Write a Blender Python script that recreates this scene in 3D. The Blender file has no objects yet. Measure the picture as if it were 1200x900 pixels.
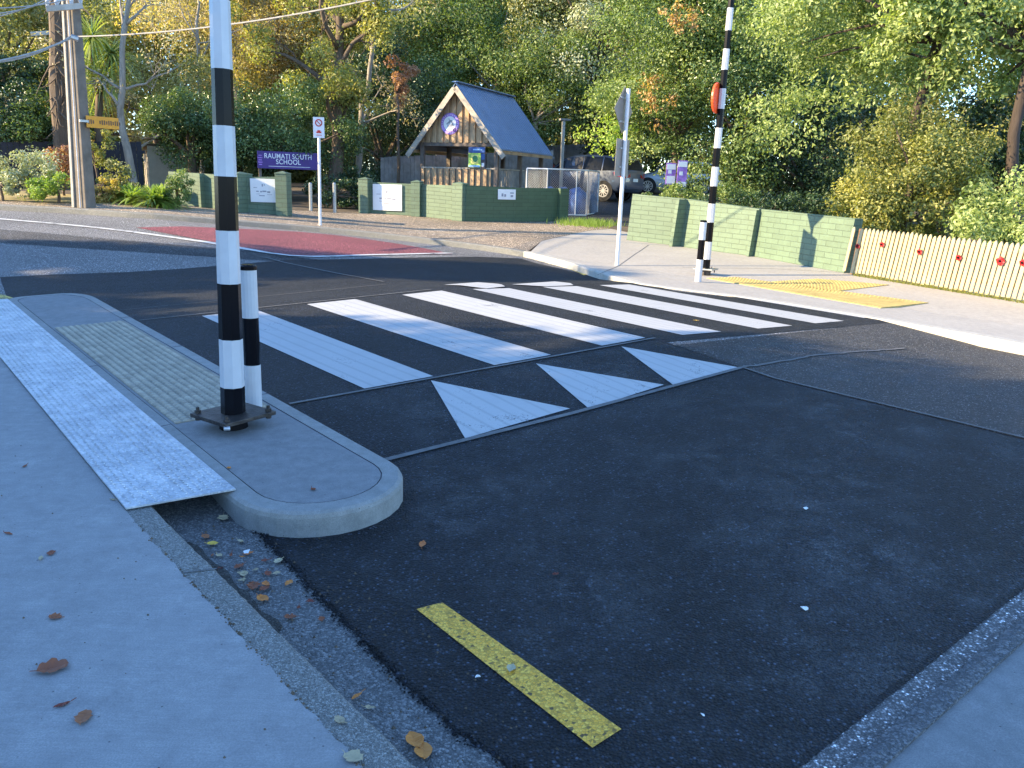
import bpy, bmesh, math, random
import numpy as np
from mathutils import Vector, Matrix
random.seed(7); rng=np.random.default_rng(7)
S=bpy.context.scene; COL=S.collection
# ---------------------------------------------------------------- camera
F=950.0; H=1.52
down=np.array([-120.,3850.,F]); down/=np.linalg.norm(down)
up_=-down; fw=np.array([0,0,1.])-up_[2]*up_; fw/=np.linalg.norm(fw); rt=np.cross(fw,up_); rt=rt if rt[0]>0 else -rt
R=np.array([rt,fw,up_])
cam=bpy.data.cameras.new('camera'); cam.sensor_width=36; cam.lens=F/1200*36; cam.clip_start=.05; cam.clip_end=1500
co=bpy.data.objects.new('camera',cam); COL.objects.link(co); S.camera=co
M=Matrix([[R[i][0],-R[i][1],-R[i][2]] for i in range(3)]).to_4x4(); M.translation=(0,0,H); co.matrix_world=M
# ---------------------------------------------------------------- world, sun, exposure
SUN_EL=22.5; SUN_AZ=-101.0     # azimuth of the sun from +Y, clockwise
w=bpy.data.worlds.new("World"); S.world=w; w.use_nodes=True
nt=w.node_tree; bg=nt.nodes['Background']; sky=nt.nodes.new('ShaderNodeTexSky'); sky.sky_type='NISHITA'
sky.sun_disc=False; sky.sun_elevation=math.radians(SUN_EL); sky.sun_rotation=math.radians(SUN_AZ)
sky.air_density=1.0; sky.dust_density=.0; sky.ozone_density=5.2
nt.links.new(sky.outputs[0],bg.inputs[0]); bg.inputs[1].default_value=.15
sd=bpy.data.lights.new('sun','SUN'); sd.energy=3.8; sd.angle=math.radians(.5); sd.color=(1,.79,.48)
so=bpy.data.objects.new('sun',sd); COL.objects.link(so)
az,el=math.radians(SUN_AZ),math.radians(SUN_EL)
sdir=Vector((math.sin(az)*math.cos(el),math.cos(az)*math.cos(el),math.sin(el)))
so.rotation_euler=sdir.to_track_quat('Z','Y').to_euler(); so.location=(-20,0,20)
S.view_settings.view_transform='Standard'; S.view_settings.look='None'; S.view_settings.exposure=2.05; S.view_settings.gamma=1
S.cycles.max_bounces=6; S.cycles.transparent_max_bounces=8
# ---------------------------------------------------------------- ground function (u along the road, v across it)
A=math.radians(-39.5); ax,ay=math.sin(A),math.cos(A); cx,cy=ay,-ax
UB=[3.4,4,4.6,8.2,9.4,12,30]; VB=[1.05,5.4,11,15.5,40]
def Pf(v): return float(np.interp(v,[-50,0,1.05,5.4,11,15.5,40,300],[0,0,0,.13,-.08,.0,.70,.70]))
def Uf(u): return float(np.interp(u,[-300,-40,4,12,30,300],[-.44,-.44,0,.10,.91,.91]))
def Tf(u): return float(np.interp(u,[3.4,4.6,8.2,9.4],[0,.1,.1,0]))
def uv(u,v): return (ax*u+cx*v, ay*u+cy*v)
def toUV(x,y): return (ax*x+ay*y, cx*x+cy*y)
def gz(x,y,mode='foot'):
    u,v=toUV(x,y); z=Pf(v)+Uf(u)
    if mode=='foot': return z+.12
    if mode=='road': return z+Tf(u)
    return z
def ray(px,py): return R@np.array([px-600,py-450,F])
def at(px,py,mode='foot'):
    r=ray(px,py); n=math.hypot(r[0],r[1]); D=.4
    f=lambda D:H+r[2]*D/n-gz(r[0]*D/n,r[1]*D/n,mode)
    while D<120 and f(D)>0: D*=1.01
    l,h=D/1.01,D
    for _ in range(30):
        m=(l+h)/2
        if f(m)<0: h=m
        else: l=m
    return (r[0]*h/n,r[1]*h/n)
def pt(px,py,D):
    r=ray(px,py); n=math.hypot(r[0],r[1]); return Vector((r[0]*D/n,r[1]*D/n,H+r[2]*D/n))
# ---------------------------------------------------------------- materials
def nodes(name):
    m=bpy.data.materials.new(name); m.use_nodes=True; t=m.node_tree; return m,t,t.nodes['Principled BSDF']
def N(t,typ,**k):
    n=t.nodes.new(typ)
    for a,b in k.items():
        if a in('operation','blend_type','data_type','feature','distance','interpolation_type','noise_dimensions','attribute_name','wave_type','bands_direction','offset'): setattr(n,a,b)
        else: n.inputs[a].default_value=b
    return n
def noise(t,co,scale,detail=4,rough=.6):
    n=N(t,'ShaderNodeTexNoise',Scale=scale,Detail=detail,Roughness=rough); t.links.new(co,n.inputs['Vector']); return n.outputs['Fac']
def ramp(t,fac,stops):
    r=t.nodes.new('ShaderNodeValToRGB'); e=r.color_ramp.elements
    e[0].position,e[0].color=stops[0][0],(*stops[0][1],1); e[1].position,e[1].color=stops[-1][0],(*stops[-1][1],1)
    for p,c in stops[1:-1]: x=e.new(p); x.color=(*c,1)
    t.links.new(fac,r.inputs[0]); return r.outputs[0]
def mix(t,fac,a,b,mode='MIX'):
    n=t.nodes.new('ShaderNodeMix'); n.data_type='RGBA'; n.blend_type=mode
    if isinstance(fac,(int,float)): n.inputs[0].default_value=fac
    else: t.links.new(fac,n.inputs[0])
    for i,c in((6,a),(7,b)):
        if isinstance(c,tuple): n.inputs[i].default_value=(*c,1)
        else: t.links.new(c,n.inputs[i])
    return n.outputs[2]
def bump(t,bs,h,strength,dist,prev=None):
    b=t.nodes.new('ShaderNodeBump'); b.inputs['Strength'].default_value=strength; b.inputs['Distance'].default_value=dist
    t.links.new(h,b.inputs['Height'])
    if prev: t.links.new(prev,b.inputs['Normal'])
    t.links.new(b.outputs[0],bs.inputs['Normal']); return b.outputs[0]
def pos(t): return t.nodes.new('ShaderNodeNewGeometry').outputs['Position']
def objc(t): return t.nodes.new('ShaderNodeTexCoord').outputs['Object']
def simple(name,col,rough=.6,metal=0,var=.25,scale=6,bmp=0,bscale=60,spec=.5):
    m,t,b=nodes(name); c=objc(t); f=noise(t,c,scale,5)
    lo=tuple(x*(1-var) for x in col); hi=tuple(min(1,x*(1+var)) for x in col)
    t.links.new(ramp(t,f,[(.3,lo),(.7,hi)]),b.inputs['Base Color']); b.inputs['Roughness'].default_value=rough; b.inputs['Metallic'].default_value=metal
    b.inputs['Specular IOR Level'].default_value=spec
    if bmp: bump(t,b,noise(t,c,bscale,3),bmp,.01)
    return m
def asphalt(name,stone,binder,dust,dustcol,sc=95,b_=.9,big=.5,scar=0):
    m,t,b=nodes(name); p=pos(t)
    v=N(t,'ShaderNodeTexVoronoi',Scale=sc,Randomness=1.0); t.links.new(p,v.inputs['Vector'])
    sep=t.nodes.new('ShaderNodeSeparateColor'); t.links.new(v.outputs['Color'],sep.inputs[0])
    base=ramp(t,sep.outputs[0],[(.0,binder),(.45,tuple(x*.7 for x in stone)),(.8,tuple(x*1.7 for x in stone)),(.94,tuple(x*3 for x in stone)),(1,tuple(x*9 for x in stone))])
    base=mix(t,ramp(t,v.outputs['Distance'],[(.25,(0,)*3),(.6,(.75,)*3)]),base,tuple(x*.4 for x in binder))
    n1=noise(t,p,1.1,6,.68); n2=noise(t,p,9,5,.7); n3=noise(t,p,.35,3,.5)
    mm=N(t,'ShaderNodeMath',operation='MULTIPLY'); t.links.new(n1,mm.inputs[0]); t.links.new(n2,mm.inputs[1])
    d=ramp(t,mm.outputs[0],[(.22,(0,0,0)),(.38,(1,1,1))]); tops=ramp(t,v.outputs['Distance'],[(.2,(1,)*3),(.55,(.25,)*3)]); d=mix(t,1.0,d,tops,'MULTIPLY'); sp_=ramp(t,sep.outputs[1],[(.2,(.3,)*3),(.8,(1,)*3)]); d=mix(t,1.0,d,sp_,'MULTIPLY')
    md=N(t,'ShaderNodeMath',operation='MULTIPLY'); t.links.new(d,md.inputs[0]); md.inputs[1].default_value=dust
    c=mix(t,md.outputs[0],base,dustcol)
    big_=ramp(t,n3,[(.35,(1-big*.4,)*3),(.7,(1+big*.35,)*3)])
    c=mix(t,1.0,c,big_,'MULTIPLY')
    t.links.new(c,b.inputs['Base Color']); b.inputs['Roughness'].default_value=.72; b.inputs['Specular IOR Level'].default_value=.35
    h=ramp(t,v.outputs['Distance'],[(.0,(1,1,1)),(.75,(0,0,0))])
    n=bump(t,b,h,b_,.012); bump(t,b,noise(t,p,30,4,.7),.6,.015,n)
    return m
def concrete(name,c1,c2,stain,fine=220,bm=.25,brush=False,grit=0):
    m,t,b=nodes(name); p=pos(t)
    f1=noise(t,p,1.3,6,.65); f2=noise(t,p,14,6,.7); f3=noise(t,p,fine,3,.6)
    c=ramp(t,f1,[(.3,tuple(x*.86 for x in c1)),(.5,c1),(.72,c2)])
    c=mix(t,.55,c,ramp(t,f2,[(.3,tuple(x*.72 for x in c1)),(.7,tuple(min(1,x*1.12) for x in c2))]))
    c=mix(t,ramp(t,f3,[(.35,(.5,)*3),(.65,(0,)*3)]),c,tuple(x*.5 for x in c1))
    f4=noise(t,p,2.6,8,.78); c=mix(t,ramp(t,f4,[(.58,(0,)*3),(.72,(.55,)*3)]),c,stain)
    if grit:
        v=N(t,'ShaderNodeTexVoronoi',Scale=grit); t.links.new(p,v.inputs['Vector'])
        c=mix(t,ramp(t,v.outputs['Distance'],[(.25,(0,)*3),(.65,(.55,)*3)]),c,tuple(x*.4 for x in c1)); sp=t.nodes.new('ShaderNodeSeparateColor'); t.links.new(v.outputs['Color'],sp.inputs[0]); c=mix(t,ramp(t,sp.outputs[0],[(.55,(0,)*3),(.95,(.65,)*3)]),c,tuple(min(1,x*1.35) for x in c2)); c=mix(t,ramp(t,sp.outputs[1],[(.8,(0,)*3),(.97,(.5,)*3)]),c,tuple(x*.4 for x in c1))
        i_=N(t,'ShaderNodeMath',operation='SUBTRACT'); i_.inputs[0].default_value=1; t.links.new(v.outputs['Distance'],i_.inputs[1]); n=bump(t,b,i_.outputs[0],1.0,.008); n=bump(t,b,noise(t,p,22,5,.7),.7,.02,n)
    else:
        sp=N(t,'ShaderNodeTexVoronoi',Scale=16); t.links.new(p,sp.inputs['Vector'])
        c=mix(t,ramp(t,sp.outputs['Distance'],[(.035,(.85,)*3),(.06,(0,)*3)]),c,tuple(x*.25 for x in c1))
        n=bump(t,b,f3,bm,.003)
    if brush:
        mp=t.nodes.new('ShaderNodeMapping'); mp.inputs['Rotation'].default_value=(0,0,A); mp.inputs['Scale'].default_value=(6,180,6)
        mp.inputs['Rotation'].default_value=(0,0,A)
        t.links.new(p,mp.inputs[0]); fb=noise(t,mp.outputs[0],1,2); bump(t,b,fb,.45,.004,n); c=mix(t,ramp(t,fb,[(.35,(.3,)*3),(.6,(0,)*3)]),c,tuple(x*.7 for x in c1))
    t.links.new(c,b.inputs['Base Color']); b.inputs['Roughness'].default_value=.8; b.inputs['Specular IOR Level'].default_value=.3
    return m
def paint(name,col,wear,under=(.03,.03,.035),ribs=True):
    m,t,b=nodes(name); p=pos(t)
    f=noise(t,p,70,5,.75); g=noise(t,p,3,5,.7); s=N(t,'ShaderNodeMath',operation='ADD'); t.links.new(f,s.inputs[0]); t.links.new(g,s.inputs[1])
    k=ramp(t,s.outputs[0],[(wear,(1,1,1)),(wear+.09,(0,0,0))])
    c=mix(t,ramp(t,g,[(.3,(0,)*3),(.75,(.5,)*3)]),col,tuple(x*.72 for x in col))
    if ribs:
        mp=t.nodes.new('ShaderNodeMapping'); mp.inputs['Rotation'].default_value=(0,0,A)
        t.links.new(p,mp.inputs[0]); wv=N(t,'ShaderNodeTexWave',Scale=2.6,Distortion=.15,Detail=2); wv.inputs['Detail Scale'].default_value=1.5
        wv.bands_direction='X'; t.links.new(mp.outputs[0],wv.inputs[0])
        c=mix(t,ramp(t,wv.outputs[1],[(.0,(.38,)*3),(.2,(0,)*3)]),c,tuple(x*.55 for x in col))
    c=mix(t,k,c,under); t.links.new(c,b.inputs['Base Color']); b.inputs['Roughness'].default_value=.6
    bump(t,b,noise(t,p,160,3),.4,.004); return m
MT={}
def scuff_mat():
    m,t,b=nodes('dust_scuff'); p=pos(t); b.inputs['Base Color'].default_value=(.22,.225,.23,1); b.inputs['Roughness'].default_value=.9
    f=noise(t,p,1.0,5,.62); f2=noise(t,p,5.5,6,.78); g=noise(t,p,80,3,.75)
    a_=ramp(t,f,[(.42,(0,)*3),(.72,(1,)*3)]); b2=ramp(t,f2,[(.42,(0,)*3),(.66,(1,)*3)]); c2=ramp(t,g,[(.40,(.05,)*3),(.66,(.8,)*3)])
    t.links.new(mix(t,1.0,mix(t,1.0,a_,b2,'MULTIPLY'),c2,'MULTIPLY'),b.inputs['Alpha']); return m
MT['scuff']=scuff_mat()
MT['new_asphalt']=asphalt('new_asphalt',(.0135,.017,.024),(.004,.005,.007),.5,(.085,.10,.125),95,1.0)
MT['old_asphalt']=asphalt('old_asphalt',(.24,.235,.235),(.15,.15,.15),.5,(.30,.295,.29),120,.7)
MT['side_asphalt']=asphalt('side_asphalt',(.065,.064,.066),(.034,.034,.035),.6,(.17,.165,.16),110,.8)
MT['brown_asphalt']=asphalt('brown_asphalt',(.36,.285,.205),(.22,.17,.12),.5,(.42,.34,.25),60,.5)
MT['red_asphalt']=asphalt('red_asphalt',(.30,.09,.10),(.17,.05,.055),.4,(.30,.18,.17),110,.5)
MT['drive_asphalt']=asphalt('drive_asphalt',(.05,.05,.055),(.03,.03,.03),.3,(.1,.1,.1),80,.5)
MT['foot_concrete']=concrete('foot_concrete',(.30,.30,.30),(.37,.37,.365),(.42,.42,.41),brush=True)
MT['kerb_concrete']=concrete('kerb_concrete',(.29,.29,.27),(.37,.37,.35),(.23,.23,.20),bm=.9,grit=190)
MT['gutter_concrete']=concrete('gutter_concrete',(.16,.165,.165),(.27,.27,.265),(.34,.34,.33),bm=1,grit=130)
MT['gutter_dirt_shade']=concrete('gutter_dirt_shade',(.055,.053,.048),(.11,.105,.095),(.04,.04,.035),bm=1,grit=140)
MT['island_concrete']=concrete('island_concrete',(.23,.23,.23),(.30,.30,.295),(.34,.34,.33),bm=.3)
MT['island_kerb']=concrete('island_kerb',(.27,.27,.255),(.36,.36,.345),(.19,.19,.18),bm=.5)
MT['far_concrete']=concrete('far_concrete',(.40,.37,.33),(.50,.47,.42),(.34,.31,.27))
MT['far_kerb']=concrete('far_kerb',(.46,.44,.39),(.56,.53,.47),(.34,.31,.26))
MT['channel']=concrete('channel',(.22,.225,.225),(.29,.29,.285),(.25,.235,.2),bm=.4)
MT['channel_edge']=concrete('channel_edge',(.14,.145,.15),(.20,.205,.215),(.10,.10,.105),bm=1,grit=120)
MT['joint']=concrete('joint',(.13,.13,.13),(.22,.22,.215),(.12,.12,.12),bm=.6)
MT['white_paint']=paint('white_paint',(.45,.45,.445),.74)
MT['line_paint']=paint('line_paint',(.62,.62,.6),.86,ribs=False)
MT['yellow_paint']=paint('yellow_paint',(.72,.55,.10),.95,(.05,.04,.02),ribs=False)
def yel():
    m,t,b=nodes('yellow_road_paint'); p=pos(t); v=N(t,'ShaderNodeTexVoronoi',Scale=95); t.links.new(p,v.inputs[0])
    sep=t.nodes.new('ShaderNodeSeparateColor'); t.links.new(v.outputs['Color'],sep.inputs[0])
    c=ramp(t,sep.outputs[0],[(.01,(.10,.06,.02)),(.08,(.50,.28,.03)),(.5,(.80,.41,.035)),(1,(.90,.55,.08))])
    e=N(t,'ShaderNodeTexVoronoi',Scale=95,feature='DISTANCE_TO_EDGE'); t.links.new(p,e.inputs[0])
    c=mix(t,ramp(t,e.outputs['Distance'],[(.02,(.55,)*3),(.10,(0,)*3)]),c,(.20,.12,.02))
    t.links.new(c,b.inputs['Base Color']); b.inputs['Roughness'].default_value=.6
    bump(t,b,v.outputs['Distance'],-.8 if False else .8,.004); return m
MT['yellow_road_paint']=yel()
MT['tactile']=simple('tactile_beige',(.36,.32,.25),.75,var=.25,scale=9,bmp=.3)
MT['tactile_slab']=simple('tactile_slab',(.27,.235,.175),.8,var=.3,scale=9,bmp=.3)
MT['tactile_yellow']=simple('tactile_yellow',(.44,.33,.11),.75,var=.2,scale=5)
MT['soil']=simple('soil',(.10,.075,.05),.95,var=.5,scale=3,bmp=.8,bscale=12)
MT['verge']=simple('verge',(.30,.24,.10),.95,var=.5,scale=1.5,bmp=.8,bscale=25)
MT['black_gloss']=simple('black_gloss',(.005,.005,.007),.22,var=.2,scale=5,spec=.12)
MT['white_gloss']=simple('white_gloss',(.52,.52,.54),.35,var=.06,scale=9)
MT['rust_steel']=simple('rust_steel',(.06,.05,.045),.45,metal=.6,var=.6,scale=14,bmp=.5)
MT['galv']=simple('galvanised',(.42,.43,.44),.4,metal=.7,var=.2,scale=25)
MT['sign_back']=simple('sign_back_aluminium',(.24,.23,.22),.55,metal=.3,var=.1,scale=5)
MT['white_metal']=simple('white_metal',(.72,.72,.72),.5,var=.1)
MT['orange']=simple('orange_disc',(.95,.10,.02),.4,var=.05)
MT['purple']=simple('purple_sign',(.055,.02,.19),.5,var=.12,scale=3)
MT['lilac']=simple('lilac',(.34,.17,.55),.5,var=.4,scale=9)
MT['white_sign']=simple('white_sign',(.78,.78,.78),.5,var=.04)
MT['grey_ink']=simple('grey_ink',(.30,.31,.36),.6,var=.3)
MT['dark_ink']=simple('dark_ink',(.05,.05,.07),.6,var=.3)
MT['red_ink']=simple('red_ink',(.55,.04,.03),.6)
MT['letter']=simple('letter_white',(.75,.75,.8),.5,var=.03)
MT['oranged']=simple('amber_sign',(.75,.32,.02),.5,var=.1)
MT['timber_fence']=simple('weathered_timber',(.26,.25,.24),.85,var=.35,scale=3,bmp=.3)
MT['dark_fence']=simple('dark_fence',(.022,.022,.03),.8,var=.4)
MT['cream']=simple('cream_paint',(.44,.35,.19),.6,var=.10,scale=4,bmp=.15)
MT['cream_post']=simple('brown_post',(.16,.09,.05),.8)
MT['red_poppy']=simple('red_poppy',(.34,.012,.014),.5,var=.2)
MT['pole_conc']=simple('concrete_pole',(.18,.15,.12),.85,var=.25,scale=4,bmp=.4)
MT['pole_pale']=simple('pale_pole_edge',(.46,.42,.36),.85,var=.2,scale=4)
MT['wire']=simple('wire',(.35,.33,.3),.6)
MT['roof']=simple('blue_grey_roof',(.20,.27,.40),.38,var=.1,scale=2,metal=.2)
MT['gold_timber']=simple('gold_timber',(.42,.28,.16),.8,var=.3,scale=2.5,bmp=.3)
MT['pale_timber']=simple('pale_timber',(.38,.33,.27),.8,var=.3,scale=4,bmp=.2)
MT['post_timber']=simple('post_timber',(.15,.12,.10),.85,var=.35,scale=5)
MT['tyre']=simple('tyre',(.012,.012,.013),.85); MT['alloy']=simple('alloy',(.5,.5,.52),.35,metal=.8)
MT['glass']=simple('car_glass',(.008,.010,.014),.12,var=.1,spec=.25)
MT['shed']=simple('shed_boards',(.42,.36,.28),.8,var=.1)
MT['blue_tarp']=simple('blue_tarp',(.05,.13,.35),.6,var=.4)
def carpaint(name,col):
    m,t,b=nodes(name); b.inputs['Base Color'].default_value=(*col,1); b.inputs['Metallic'].default_value=.15; b.inputs['Roughness'].default_value=.35
    b.inputs['Coat Weight'].default_value=.8; b.inputs['Coat Roughness'].default_value=.04
    f=noise(t,objc(t),4,3); t.links.new(ramp(t,f,[(.3,tuple(x*.9 for x in col)),(.7,tuple(x*1.1 for x in col))]),b.inputs['Base Color']); return m
def brick(name,col,bm=1):
    m,t,b=nodes(name); c=t.nodes.new('ShaderNodeTexCoord').outputs['UV']
    n=N(t,'ShaderNodeTexBrick',Scale=1.0); n.inputs['Color1'].default_value=(*col,1); n.inputs['Color2'].default_value=(*[x*.86 for x in col],1)
    n.inputs['Mortar'].default_value=(*[x*.62 for x in col],1); n.inputs['Mortar Size'].default_value=.008
    n.inputs['Brick Width'].default_value=.40; n.inputs['Row Height'].default_value=.105; n.inputs['Mortar Smooth'].default_value=.3
    t.links.new(c,n.inputs['Vector']); f=noise(t,objc(t),3,6,.7)
    c2=mix(t,ramp(t,f,[(.45,(0,)*3),(.75,(.45,)*3)]),n.outputs[0],tuple(x*1.35 for x in col))
    f2=noise(t,objc(t),1.1,7,.75); c2=mix(t,ramp(t,f2,[(.55,(0,)*3),(.75,(.5,)*3)]),c2,tuple(x*.6 for x in col))
    t.links.new(c2,b.inputs['Base Color']); b.inputs['Roughness'].default_value=.65
    inv=N(t,'ShaderNodeMath',operation='SUBTRACT'); inv.inputs[0].default_value=1; t.links.new(n.outputs['Fac'],inv.inputs[1])
    q=bump(t,b,inv.outputs[0],.6*bm,.01); bump(t,b,noise(t,objc(t),40,3),.35,.008,q); return m
MT['green_brick']=brick('green_brick',(.12,.175,.115)); MT['green_brick_shaded']=brick('green_brick_shaded',(.075,.12,.06),.7)  # second is a darker copy, shade of the wall's unlit side in its colour
def plate_mat():
    m,t,b=nodes('tread_plate'); p=pos(t); mp=t.nodes.new('ShaderNodeMapping'); mp.inputs['Rotation'].default_value=(0,0,-A+.785); t.links.new(p,mp.inputs[0])
    def bars(rot,off):
        q=t.nodes.new('ShaderNodeMapping'); q.inputs['Rotation'].default_value=(0,0,-A+rot); q.inputs['Scale'].default_value=(14,40,1); q.inputs['Location'].default_value=(off,off*.5,0); t.links.new(p,q.inputs[0])
        v=N(t,'ShaderNodeTexVoronoi',Scale=1,Randomness=.12); v.voronoi_dimensions='2D'; t.links.new(q.outputs[0],v.inputs[0]); return ramp(t,v.outputs['Distance'],[(.25,(1,)*3),(.42,(0,)*3)])
    s=mix(t,1.0,bars(.785,0),bars(-.785,.5),'LIGHTEN')
    f=noise(t,p,2.2,7,.75); g=noise(t,p,60,4,.7)
    f3=noise(t,p,11,7,.8); c=mix(t,ramp(t,f,[(.4,(0,)*3),(.65,(.7,)*3)]),(.64,.66,.68),(.36,.38,.41)); c=mix(t,ramp(t,f3,[(.42,(0,)*3),(.62,(.75,)*3)]),c,(.30,.32,.35)); c=mix(t,ramp(t,g,[(.5,(0,)*3),(.7,(.7,)*3)]),c,(.80,.81,.83))
    t.links.new(c,b.inputs['Base Color']); b.inputs['Metallic'].default_value=.55
    t.links.new(ramp(t,f,[(.3,(.38,)*3),(.7,(.6,)*3)]),b.inputs['Roughness']); bump(t,b,s,.6,.004); return m
MT['tread']=plate_mat()
def bark(name,col):
    m,t,b=nodes(name); c=objc(t); mp=t.nodes.new('ShaderNodeMapping'); mp.inputs['Scale'].default_value=(9,9,2); t.links.new(c,mp.inputs[0])
    f=noise(t,mp.outputs[0],1,6,.7); t.links.new(ramp(t,f,[(.3,tuple(x*.45 for x in col)),(.65,col)]),b.inputs['Base Color']); b.inputs['Roughness'].default_value=.9
    bump(t,b,f,.8,.03); return m
MT['bark']=bark('bark_brown',(.16,.115,.08)); MT['bark_pale']=bark('bark_pale',(.38,.33,.27)); MT['bark_dark']=bark('bark_dark',(.07,.05,.04))
def leaf(name,cols,gloss=.45,trans=.35):
    if name.startswith('leaf_'): k_=1.5 if name in('leaf_olive','leaf_tan','leaf_gold','leaf_light','leaf_green','leaf_grey','leaf_olivegreen') else 1.3; cols=[tuple(min(.75,x*k_) for x in c) for c in cols]
    m,t,b=nodes(name); at_=t.nodes.new('ShaderNodeAttribute'); at_.attribute_name='tint'
    n=len(cols); c=ramp(t,at_.outputs['Fac'],[(i/(n-1),cols[i]) for i in range(n)])
    t.links.new(c,b.inputs['Base Color']); b.inputs['Roughness'].default_value=gloss; b.inputs['Specular IOR Level'].default_value=.45
    tr=t.nodes.new('ShaderNodeBsdfTranslucent'); c2=mix(t,1.0,c,(1.5,1.6,.55),'MULTIPLY'); t.links.new(c2,tr.inputs[0])
    mx=t.nodes.new('ShaderNodeMixShader'); mx.inputs[0].default_value=trans; out=t.nodes['Material Output']
    t.links.new(b.outputs[0],mx.inputs[1]); t.links.new(tr.outputs[0],mx.inputs[2]); t.links.new(mx.outputs[0],out.inputs[0]); return m
LF=dict(
 green=leaf('leaf_green',[(.050,.078,.024),(.11,.155,.05),(.19,.235,.085)]),
 bright=leaf('leaf_bright',[(.09,.15,.03),(.17,.25,.06),(.28,.34,.10)],trans=.4),
 dark=leaf('leaf_dark',[(.014,.032,.015),(.035,.065,.028),(.07,.11,.045)],gloss=.35,trans=.2),
 glossy=leaf('leaf_glossy',[(.035,.065,.025),(.08,.13,.045),(.17,.23,.09)],gloss=.28,trans=.22),
 olive=leaf('leaf_olive',[(.10,.11,.045),(.19,.19,.08),(.30,.28,.13)]),
 gold=leaf('leaf_gold',[(.18,.14,.05),(.33,.25,.08),(.45,.34,.11)],trans=.4),
 tan=leaf('leaf_tan',[(.16,.13,.08),(.28,.23,.14),(.40,.34,.21)]),
 rust=leaf('leaf_rust',[(.18,.09,.06),(.30,.15,.10),(.40,.24,.17)]),
 orange=leaf('leaf_orange',[(.22,.14,.06),(.36,.21,.09),(.45,.30,.13)],trans=.4),
 yellowgreen=leaf('leaf_yellowgreen',[(.12,.13,.035),(.22,.22,.06),(.36,.33,.10)],trans=.35),
 olivegreen=leaf('leaf_olivegreen',[(.07,.085,.03),(.13,.145,.045),(.22,.22,.07)]),
 light=leaf('leaf_light',[(.10,.135,.045),(.19,.235,.085),(.31,.35,.15)],trans=.35),
 grey=leaf('leaf_grey',[(.15,.17,.10),(.25,.27,.17),(.36,.37,.25)],trans=.2),
 lime=leaf('leaf_lime',[(.16,.23,.04),(.26,.35,.07),(.40,.46,.14)],trans=.45),
 fallen_brown=leaf('fallen_brown',[(.17,.035,.02),(.22,.07,.03),(.30,.12,.05)],.7,.0),
 fallen_orange=leaf('fallen_orange',[(.45,.14,.03),(.5,.18,.03),(.55,.22,.04)],.6,.0),
 fallen_yellow=leaf('fallen_yellow',[(.6,.38,.05),(.6,.40,.06),(.6,.4,.06)],.6,0),
 fallen_pale=leaf('fallen_pale',[(.36,.29,.18),(.40,.33,.20),(.44,.38,.24)],.7,0),
)
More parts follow.
